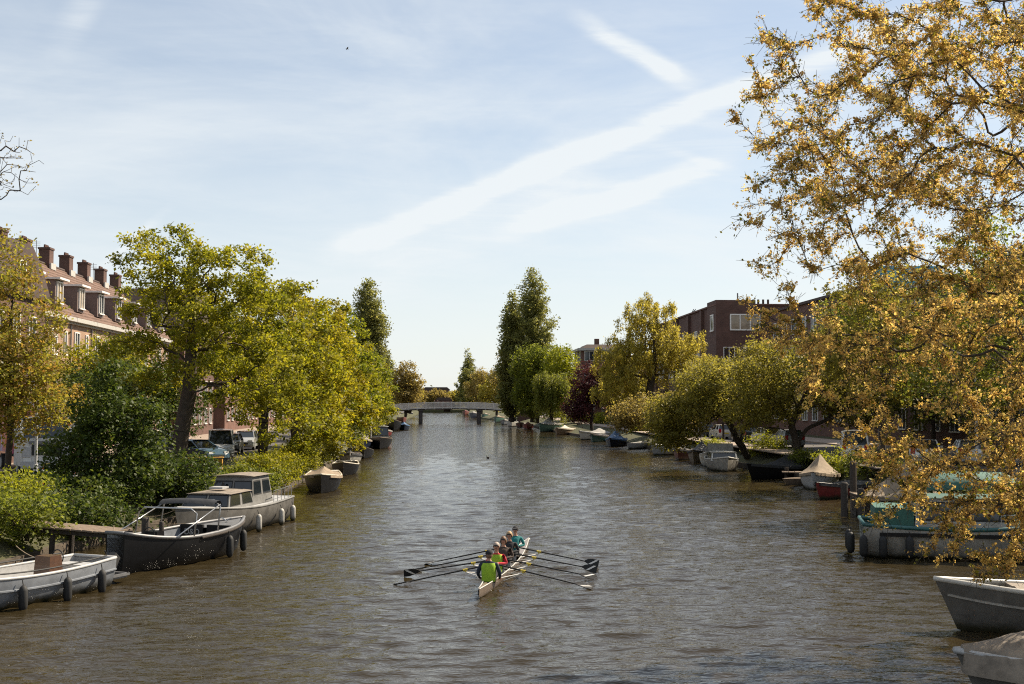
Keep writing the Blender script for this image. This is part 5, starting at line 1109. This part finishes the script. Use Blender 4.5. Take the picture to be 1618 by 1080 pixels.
rower(3, 'rower in teal jacket and dark cap sitting nearest the bow', 'teal_cloth', 'dark_cloth', None, 'dark_cloth', cap=True, lean=.12, hl=.0)
# the cox: sits in the stern and faces the rowers, back to the camera
base = Vector((1.72-LQ/2, 0, .12))
J = {'pelvis': ((0, 0, .10), (.15, .17)), 'waist': ((.0, 0, .28), (.13, .16)), 'chest': ((.02, 0, .50), (.135, .185)), 'neck0': ((.05, 0, .64), (.07, .08)), 'neck': ((.07, 0, .705), .055), 'jaw': ((.10, 0, .765), (.072, .066)), 'skull': ((.09, 0, .845), (.094, .082)), 'crown': ((.085, 0, .905), (.06, .055))}
E = [('pelvis', 'waist'), ('waist', 'chest'), ('chest', 'neck0'), ('neck0', 'neck'), ('neck', 'jaw'), ('jaw', 'skull'), ('skull', 'crown')]
for sd, sg in (('l', 1), ('r', -1)):
    J['sh'+sd] = ((.03, sg*.205, .575), .07); J['el'+sd] = ((.02, sg*.30, .32), .055); J['wr'+sd] = ((.20, sg*.27, .17), .034); J['ha'+sd] = ((.28, sg*.26, .15), (.03, .04))
    J['hip'+sd] = ((.06, sg*.10, .08), .095); J['kn'+sd] = ((.40, sg*.15, .34), .068); J['an'+sd] = ((.66, sg*.12, .06), .045); J['to'+sd] = ((.80, sg*.12, .05), .038)
    E += [('chest', 'sh'+sd), ('sh'+sd, 'el'+sd), ('el'+sd, 'wr'+sd), ('wr'+sd, 'ha'+sd), ('pelvis', 'hip'+sd), ('hip'+sd, 'kn'+sd), ('kn'+sd, 'an'+sd), ('an'+sd, 'to'+sd)]
P = person('person', QM @ base, math.pi/2-HD, J, E, [('navy_cloth', set(E[:3]) | {e for e in E if e[0][:2] in ('ch', 'sh', 'el') and e[1][:2] in ('sh', 'el', 'wr')}), ('skin', {E[3], E[4], E[5], E[6], ('wrl', 'hal'), ('wrr', 'har')}), ('dark_cloth', {e for e in E if e[0][:2] in ('hi', 'kn') or e[1][:3] == 'hip'}), ('rubber', {('anl', 'tol'), ('anr', 'tor')})])
fz = MB()
for sg in (1, -1):
    for k in range(4):
        y0 = sg*(.26-.036+.024*k); ll = (.9, 1, .97, .8)[k]; fz.tube([(.29, y0, .165), (.33, y0, .15), (.335, y0, .12), (.31, y0, .10)], [.0095, .009, .0085, .007], 6)
    fz.tube([(.27, sg*.22, .15), (.31, sg*.205, .13), (.33, sg*.215, .11)], [.011, .010, .008], 6)
    fz.sphere((.09, sg*.086, .83), (.018, .012, .03), 6, 4)
fz.loft([[(.178, y*.012, .83) for y in (-1, 1)], [(.212, y*.017, .805) for y in (-1, 1)], [(.18, y*.02, .79) for y in (-1, 1)]]); add_to(P, fz, 1)
for sg in (-1, 1): MB().sphere((.178, sg*.033, .845), .011, 6, 4).build('eye', M['rubber'], P)
hairpiece(P, (.085, 0, .845), (.112, .102, .105), 'dark_cloth', 'cap', face=1)
MB().loft([[(.16, y, .90), (.28, y*.7, .885)] for y in np.linspace(-.075, .075, 6)]).build('cap_peak', M['dark_cloth'], P)
hairpiece(P, (.075, 0, .80), (.105, .097, .10), 'hair_brown', 'hair', face=1, length=.03)
vest(P, J, 'hivis', .12, .60, .148, .200, (.0, .005, .02, .035))
T(P, 'cox in fluorescent green vest and dark cap seen from behind in the stern', 'person', 'rowing crew')

# ------------------------------------------------------------------ vehicles
def car(loc, rz, paint, label, kind='hatch', name='parked_car'):
    """front towards local +x"""
    m = bpy.data.materials.get('car_'+paint[0]) or mat('car_'+paint[0], paint[1], .25, metal=.15, coat=.6, noise=.06)
    o = empty(name, loc, rz); Lc, Hc = {'hatch': (3.9, 1.48), 'wagon': (4.5, 1.5), 'van': (4.6, 1.9)}[kind]; h = Lc/2; hood = .9 if kind != 'van' else .55
    pr = [(-h, .42), (-h-.02, .70), (-h+.06, .98), (h-hood-.1, 1.0), (h-.25, .86), (h, .66), (h+.02, .40), (h-.1, .24), (-h+.1, .24)]
    sh = [(x*.985, .62+(z-.62)*.90) for x, z in pr]
    MB().loft([[(x, y, z) for x, z in pp] for y, pp in ((-.88, sh), (-.83, pr), (.83, pr), (.88, sh))], closed=True, caps=True).build('body', m, o, smooth=True, angle=R(35))
    xb, xf = -h+.12, h-hood-.02; tb = .25 if kind == 'hatch' else .18; tf = .75 if kind != 'van' else .55
    lo = [(xb, -.80), (xf, -.80), (xf, .80), (xb, .80)]; hi = [(xb+tb, -.64), (xf-tf, -.64), (xf-tf, .64), (xb+tb, .64)]
    g = MB().add([(x, y, .97) for x, y in lo]+[(x, y, Hc-.05) for x, y in hi], [(3, 2, 1, 0), (4, 5, 6, 7), (0, 1, 5, 4), (1, 2, 6, 5), (2, 3, 7, 6), (3, 0, 4, 7)]).build('windows', M['glass'], o)
    rf = MB().loft([[(x, y*k, Hc-.055+dz_) for x in np.linspace(xb+tb-.06, xf-tf+.06, 7) for y in (1,)] for k, dz_ in ((-.68, -.02), (-.55, .035), (0, .06), (.55, .035), (.68, -.02))]).build('roof', m, o, smooth=True)
    pl = MB()
    for (x0, y0), (x1, y1) in zip(lo, hi): pl.tube([(x0, y0*1.005, .97), (x1, y1*1.01, Hc-.05)], .045, 5)
    for u in (.42,):
        xm = xb+(xf-xb)*u
        for sg in (-1, 1): pl.tube([(xm, sg*.805, .97), (xm, sg*.648, Hc-.05)], .04, 5)
    if kind == 'van':
        for sg in (-1, 1): MB().prism([(xb+.05, .98), (xb+1.9, .98), (xb+1.9, Hc-.06), (xb+.2, Hc-.06)], 'y', sg*.72, sg*.815).build('side_panel', m, o)
    T(pl.build('pillars', m, o), kind='stuff')
    for x in (-h+.72, h-.78):
        for sg in (-1, 1):
            t_ = MB().tube([(x, sg*.70, .31), (x, sg*.89, .31)], .31, 16).build('wheel', M['tyre'], o); MB().tube([(x, sg*.885, .31), (x, sg*.90, .31)], .20, 12).build('rim', M['grey_light'], t_)
    for sg in (-1, 1):
        MB().box((-h-.005, sg*.68, .86), (.09, .24, .30 if kind != 'hatch' else .36)).build('tail_light', M['lamp_red'], o); MB().box((h-.12, sg*.62, .72), (.22, .34, .14)).build('headlight', M['lamp_clear'], o)
        MB().box((xf-.35, sg*.97, 1.02), (.12, .18, .13)).build('wing_mirror', m, o)
    MB().box((-h-.03, 0, .62), (.03, .50, .12)).build('number_plate', M['plate'], o); MB().box((h+.02, 0, .42), (.03, .50, .12)).build('number_plate', M['plate'], o)
    MB().box((h-.0, 0, .52), (.06, .9, .12)).build('grille', M['rubber'], o)
    T(o, label, 'car', 'parked cars')
WH, SI, DK, BL, GY, RD = ('white', (.62, .62, .61)), ('silver', (.36, .37, .38)), ('dark', (.025, .027, .032)), ('blue', (.06, .11, .16)), ('grey', (.13, .135, .14)), ('red', (.25, .02, .02))
car((26.9, 75.5, 1.31), R(72), WH, 'white van-like car at the left of the cars parked on the right bank', 'van')
car((29.1, 69.5, 1.31), R(68), WH, 'white hatchback with red tail light parked beside the van-like car')
car((31.6, 69.0, 1.31), R(72), WH, 'white hatchback with wide dark rear window, second from the right edge')
car((34.2, 68.0, 1.31), R(60), SI, 'silver car parked at the right edge of the picture', 'wagon')
for i, (x, y, c, k, lab) in enumerate(((28.6, 96, SI, 'hatch', 'silver car seen between the stems of the olive tree'), (28.8, 103, WH, 'wagon', 'white car parked just beyond the silver one behind the olive tree'), (28.7, 110, DK, 'wagon', 'dark car parked behind the leaning olive tree'), (28.6, 119, WH, 'hatch', 'white car parked behind the bush by the leaning tree'),
        (28.6, 128, GY, 'hatch', 'grey car parked behind the low brownish tree'), (28.6, 137, SI, 'wagon', 'silver car parked below the golden willow'), (28.6, 146, RD, 'hatch', 'red car parked behind the golden willow'), (28.6, 155, BL, 'hatch', 'blue car parked near the copper beech'))):
    car((x, y, 1.31), R(90), c, lab, k)
for i, (x, y, rz, c, k, lab) in enumerate(((-17.8, 75.5, -80, DK, 'wagon', 'dark car facing the canal left of the big maple trunk'), (-14.9, 72.0, -35, BL, 'hatch', 'blue-grey hatchback right of the big maple trunk'), (-14.9, 80, -80, SI, 'van', 'silver van-like car behind the blue-grey hatchback'), (-15.6, 87, -85, DK, 'hatch', 'dark hatchback parked under the maples'), (-15.6, 94, -88, SI, 'hatch', 'silver hatchback parked under the maples'), (-21.6, 84, -90, WH, 'van', 'white van parked in front of the terraced houses'), (-21.6, 92, -90, GY, 'hatch', 'grey car parked in front of the terraced houses'))):
    car((x, y, 1.31), R(rz), c, lab, k)
# truck
gm = bpy.data.materials.new('truck_graphics'); gm.use_nodes = True; n_ = gm.node_tree.nodes; l_ = gm.node_tree.links
t_ = n_.new('ShaderNodeTexCoord'); nn = n_.new('ShaderNodeTexNoise'); nn.inputs['Scale'].default_value = .55; nn.inputs['Detail'].default_value = 2; nn.inputs['Distortion'].default_value = 1.6; l_.new(t_.outputs['Object'], nn.inputs['Vector'])
rp_ = n_.new('ShaderNodeValToRGB'); e = rp_.color_ramp.elements; e[0].position = .30; e[0].color = (.30, .07, .25, 1); e[1].position = .75; e[1].color = (.62, .58, .60, 1)
for ps, cc in ((.40, (.55, .10, .16, 1)), (.48, (.65, .28, .05, 1)), (.56, (.60, .33, .42, 1)), (.64, (.45, .42, .55, 1))): q = e.new(ps); q.color = cc
l_.new(nn.outputs['Fac'], rp_.inputs[0]); l_.new(rp_.outputs[0], n_['Principled BSDF'].inputs['Base Color']); n_['Principled BSDF'].inputs['Roughness'].default_value = .4
K = empty('delivery_truck', (-20.2, 60.8, 1.31), R(-62))     # front towards -Y
MB().box((-4.6, 0, 2.45), (6.6, 2.5, 2.7)).build('cargo_box', gm, K)
MB().box((-4.2, 0, .85), (7.8, .9, .25)).build('chassis', M['rubber'], K)
cb = MB().prism([(-1.15, .55), (-1.15, 2.95), (.45, 3.0), (.95, 1.9), (1.0, .55)], 'y', -1.22, 1.22).build('cab', M['white'], K)
sl_ = Vector((.95-.45, 0, 1.9-3.0)); nv = Vector((1.1, 0, .5)).normalized()
MB().add([Vector((.50, y, 2.88))+nv*.015 for y in (-1.05, 1.05)]+[Vector((.935, y, 1.92))+nv*.015 for y in (1.08, -1.08)], [(0, 1, 2, 3)]).build('windscreen', M['glass'], cb)
for sg in (-1, 1):
    MB().box((.0, sg*1.225, 2.3), (.85, .02, .75)).build('side_window', M['glass'], cb); MB().box((.65, sg*1.38, 2.35), (.12, .22, .62)).build('mirror', M['white'], cb); MB().box((1.02, sg*.92, .85), (.06, .36, .22)).build('headlight', M['lamp_clear'], cb)
    MB().box((.98, sg*.95, 1.25), (.08, .42, .5)).build('corner_panel', M['grey_light'], cb)
MB().box((1.0, 0, 1.35), (.05, 1.4, .52)).build('grille', M['rubber'], cb); MB().box((1.02, 0, 1.72), (.05, 1.7, .14)).build('badge_strip', M['grey_metal'], cb)
MB().box((1.04, 0, .62), (.16, 2.4, .34)).build('bumper', M['grey_light'], cb); MB().box((1.13, 0, .62), (.02, .52, .12)).build('number_plate', M['plate'], cb)
for x in (-.1, -5.6):
    for sg in (-1, 1): w_ = MB().tube([(x, sg*.90, .48), (x, sg*1.2, .48)], .48, 18).build('wheel', M['tyre'], K); MB().tube([(x, sg*1.19, .48), (x, sg*1.22, .48)], .27, 12).build('rim', M['grey_light'], w_)
T(K, 'white delivery truck with colourful cargo box parked facing the canal on the left', 'truck')
for k, (x, y, lab) in enumerate(((-18.1, 54.5, 'orange and white traffic cone in front of the truck'), (-17.0, 55.6, 'second traffic cone right of the one in front of the truck'))):
    o = empty('traffic_cone', (x, y, gz(x, y)+.01)); MB().box((0, 0, .025), (.42, .42, .05)).build('base', M['orange'], o)
    for z0, z1, m_ in ((.05, .25, 'orange'), (.25, .42, 'frame'), (.42, .56, 'orange'), (.56, .68, 'frame'), (.68, .78, 'orange')):
        MB().tube([(0, 0, z0), (0, 0, z1)], [.17*(1-z0*1.08), .17*(1-z1*1.08)], 14).build('band', M[m_], o)
    T(o, lab, 'traffic cone')
def picnic(x, y, rz, lab):
    o = empty('picnic_table', (x, y, gz(x, y)), rz)
    for i in range(5): MB().box((0, -.32+.16*i, .75), (1.9, .15, .04)).build('table_plank', M['grey_light'], o)
    for sg in (-1, 1):
        for i in range(2): MB().box((0, sg*(.62+.15*i), .45), (1.9, .14, .04)).build('bench_plank', M['wood'], o)
        MB().tube([(sg*.7, -.35, .72), (sg*.7, -.75, 0)], .04, 6).build('leg', M['wood'], o); MB().tube([(sg*.7, .35, .72), (sg*.7, .75, 0)], .04, 6).build('leg', M['wood'], o); MB().box((sg*.7, 0, .40), (.07, 1.5, .09)).build('cross_bar', M['wood'], o)
    T(o, lab, 'table')
picnic(-15.9, 51.5, .1, 'pale picnic table right of the traffic cones'); picnic(-15.2, 55.6, .2, 'farther picnic table beside the dark shrub')
o = empty('planter', (-13.3, 66.8, gz(-13.3, 66.8)), .1); MB().box((0, 0, .35), (1.9, .6, .62)).build('box', M['ochre'], o); MB().box((0, 0, .69), (2.0, .7, .06)).build('rim', M['ochre'], o)
T(o, 'ochre yellow planter box at the foot of the big maple', 'planter')
for k, (x, y, lab) in enumerate(((-17.75, 52.5, 'pale grey lamp post beside the young russet tree'), (27.0, 58.0, 'pale lamp post on the right bank behind the elm'))):
    o = empty('lamp_post', (x, y, gz(x, y))); MB().tube([(0, 0, 0), (0, 0, 1.0), (0, 0, 1.02), (0, 0, 5.2)], [.11, .10, .07, .05], 10).build('pole', M['grey_light'], o); MB().tube([(0, 0, 5.15), (0, 0, 5.3), (0, 0, 5.55), (0, 0, 5.62)], [.08, .22, .17, .03], 10).build('lantern', M['white'], o); T(o, lab, 'lamp post')
def bicycle(x, y, rz, lab, m='rubber'):
    o = empty('bicycle', (x, y, gz(x, y)+.01), rz)
    for cx in (-.52, .52):
        w_ = MB().tube([(cx+.33*math.cos(a_), 0, .34+.33*math.sin(a_)) for a_ in np.linspace(0, 2*math.pi, 25)], .02, 5).build('wheel', M['tyre'], o); sp = MB()
        for k in range(8): sp.tube([(cx, 0, .34), (cx+.32*math.cos(k*.785), 0, .34+.32*math.sin(k*.785))], .004, 3)
        sp.build('spokes', M['steel'], w_)
    f = MB()
    for p_, q_ in (((-.52, 0, .34), (-.05, 0, .30)), ((-.05, 0, .30), (-.20, 0, .82)), ((-.20, 0, .78), (.36, 0, .80)), ((-.05, 0, .30), (.36, 0, .74)), ((-.52, 0, .34), (-.18, 0, .72)), ((.52, 0, .34), (.34, 0, .95))): f.tube([p_, q_], .018, 6)
    f.build('frame', M[m], o); MB().box((-.22, 0, .90), (.26, .14, .07), taper=(.8, .6)).build('saddle', M['rubber'], o); MB().tube([(.20, -.28, 1.02), (.34, -.2, 1.04), (.34, .2, 1.04), (.20, .28, 1.02)], .014, 6).build('handlebar', M['steel'], o)
    T(o, lab, 'bicycle', 'parked bicycles')
for k, (x, y, rz, lab) in enumerate(((-12.3, 66.0, .4, 'black bicycle leaning right of the planter box'), (-12.0, 68.5, 1.2, 'bicycle standing behind the white cruiser'), (26.4, 52.6, 1.0, 'bicycle at the right edge beside the thin-trunked street tree'), (27.0, 53.4, 1.2, 'second bicycle at the right edge behind the first'))): bicycle(x, y, rz, lab)
for k in range(7):
    x, y = 24.1+.1*k, 54+3.0*k; o = empty('railing_post', (x, y, gz(x, y))); MB().tube([(0, 0, 0), (0, 0, .85)], .045, 8).build('pole', M['rubber'], o); MB().sphere((0, 0, .88), .06, 8, 5).build('knob', M['rubber'], o)
    T(o, 'dark iron bollard on the right bank, %s from the camera' % ordn[k], 'bollard', 'bollards beside the right path')
# ------------------------------------------------------------------ people on the bridge, birds
def walker(x, y, z, rz, top, lab):
    J = {'pelvis': ((0, 0, .95), (.12, .15)), 'chest': ((.02, 0, 1.32), (.13, .18)), 'neck': ((.03, 0, 1.52), .055), 'skull': ((.05, 0, 1.66), (.09, .08)), 'crown': ((.05, 0, 1.74), .055)}
    E = [('pelvis', 'chest'), ('chest', 'neck'), ('neck', 'skull'), ('skull', 'crown')]
    for sd, sg in (('l', 1), ('r', -1)):
        J['sh'+sd] = ((.02, sg*.2, 1.42), .06); J['el'+sd] = ((-.03*sg, sg*.25, 1.14), .045); J['ha'+sd] = ((.12*sg, sg*.24, .90), .035); J['hip'+sd] = ((0, sg*.09, .90), .085); J['kn'+sd] = ((.14*sg+.03, sg*.1, .50), .06); J['an'+sd] = ((.16*sg-.04, sg*.1, .08), .045); J['to'+sd] = ((.16*sg+.12, sg*.1, .04), .035)
        E += [('chest', 'sh'+sd), ('sh'+sd, 'el'+sd), ('el'+sd, 'ha'+sd), ('pelvis', 'hip'+sd), ('hip'+sd, 'kn'+sd), ('kn'+sd, 'an'+sd), ('an'+sd, 'to'+sd)]
    P = person('person', (x, y, z), rz, J, E, [(top, set(E)-{E[2], E[3]}), ('skin', {E[2], E[3]})]); hairpiece(P, (.045, 0, 1.66), (.10, .09, .105), 'hair_brown', face=1); T(P, lab, 'person')
walker(-2.1, BY-.3, dz(-4.1), 0, 'dark_cloth', 'person in dark clothes walking across the footbridge, left of two'); walker(-1.3, BY+.2, dz(-3.3), 0, 'brown_cloth', 'person in brown clothes walking across the footbridge, right of two')
def gull(px, py, Y, s, lab, roll=.2):
    p = at(px, py, Y); o = empty('gull', p, R(200)); MB().tube([(-.22*s, 0, 0), (-.1*s, 0, .01), (.08*s, 0, .01), (.2*s, 0, 0), (.25*s, 0, -.01)], [.01*s, .05*s, .06*s, .035*s, .008*s], 8).build('body', M['grey_light'], o, smooth=True)
    for sg in (-1, 1): MB().loft([[(.09*s, 0, .02), (-.06*s, 0, .02)], [(.12*s, sg*.25*s, .14*s+roll*sg*.1), (-.03*s, sg*.25*s, .13*s+roll*sg*.1)], [(.0*s, sg*.6*s, .08*s+roll*sg*.25), (-.05*s, sg*.58*s, .08*s+roll*sg*.25)]]).build('wing', M['grey_metal'], o)
    T(o, lab, 'bird')
gull(1211, 130, 60, 1.0, 'bird flying in the sky left of the elm'); gull(549, 77, 150, 1.0, 'tiny bird high in the sky above the left trees', .1)
q = gp(771, 724); o = empty('duck', (q.x, q.y, 0), R(120)); MB().tube([(-.22, 0, .10), (-.12, 0, .07), (.05, 0, .06), (.17, 0, .07), (.2, 0, .08)], [.01, .08, .10, .06, .02], 9).build('body', M['wood_dark'], o, smooth=True); MB().tube([(.14, 0, .08), (.19, 0, .18), (.22, 0, .24), (.28, 0, .24), (.33, 0, .23)], [.04, .03, .045, .03, .008], 8).build('head', M['green_hull'], o, smooth=True); T(o, 'small duck swimming in the middle of the canal', 'duck')
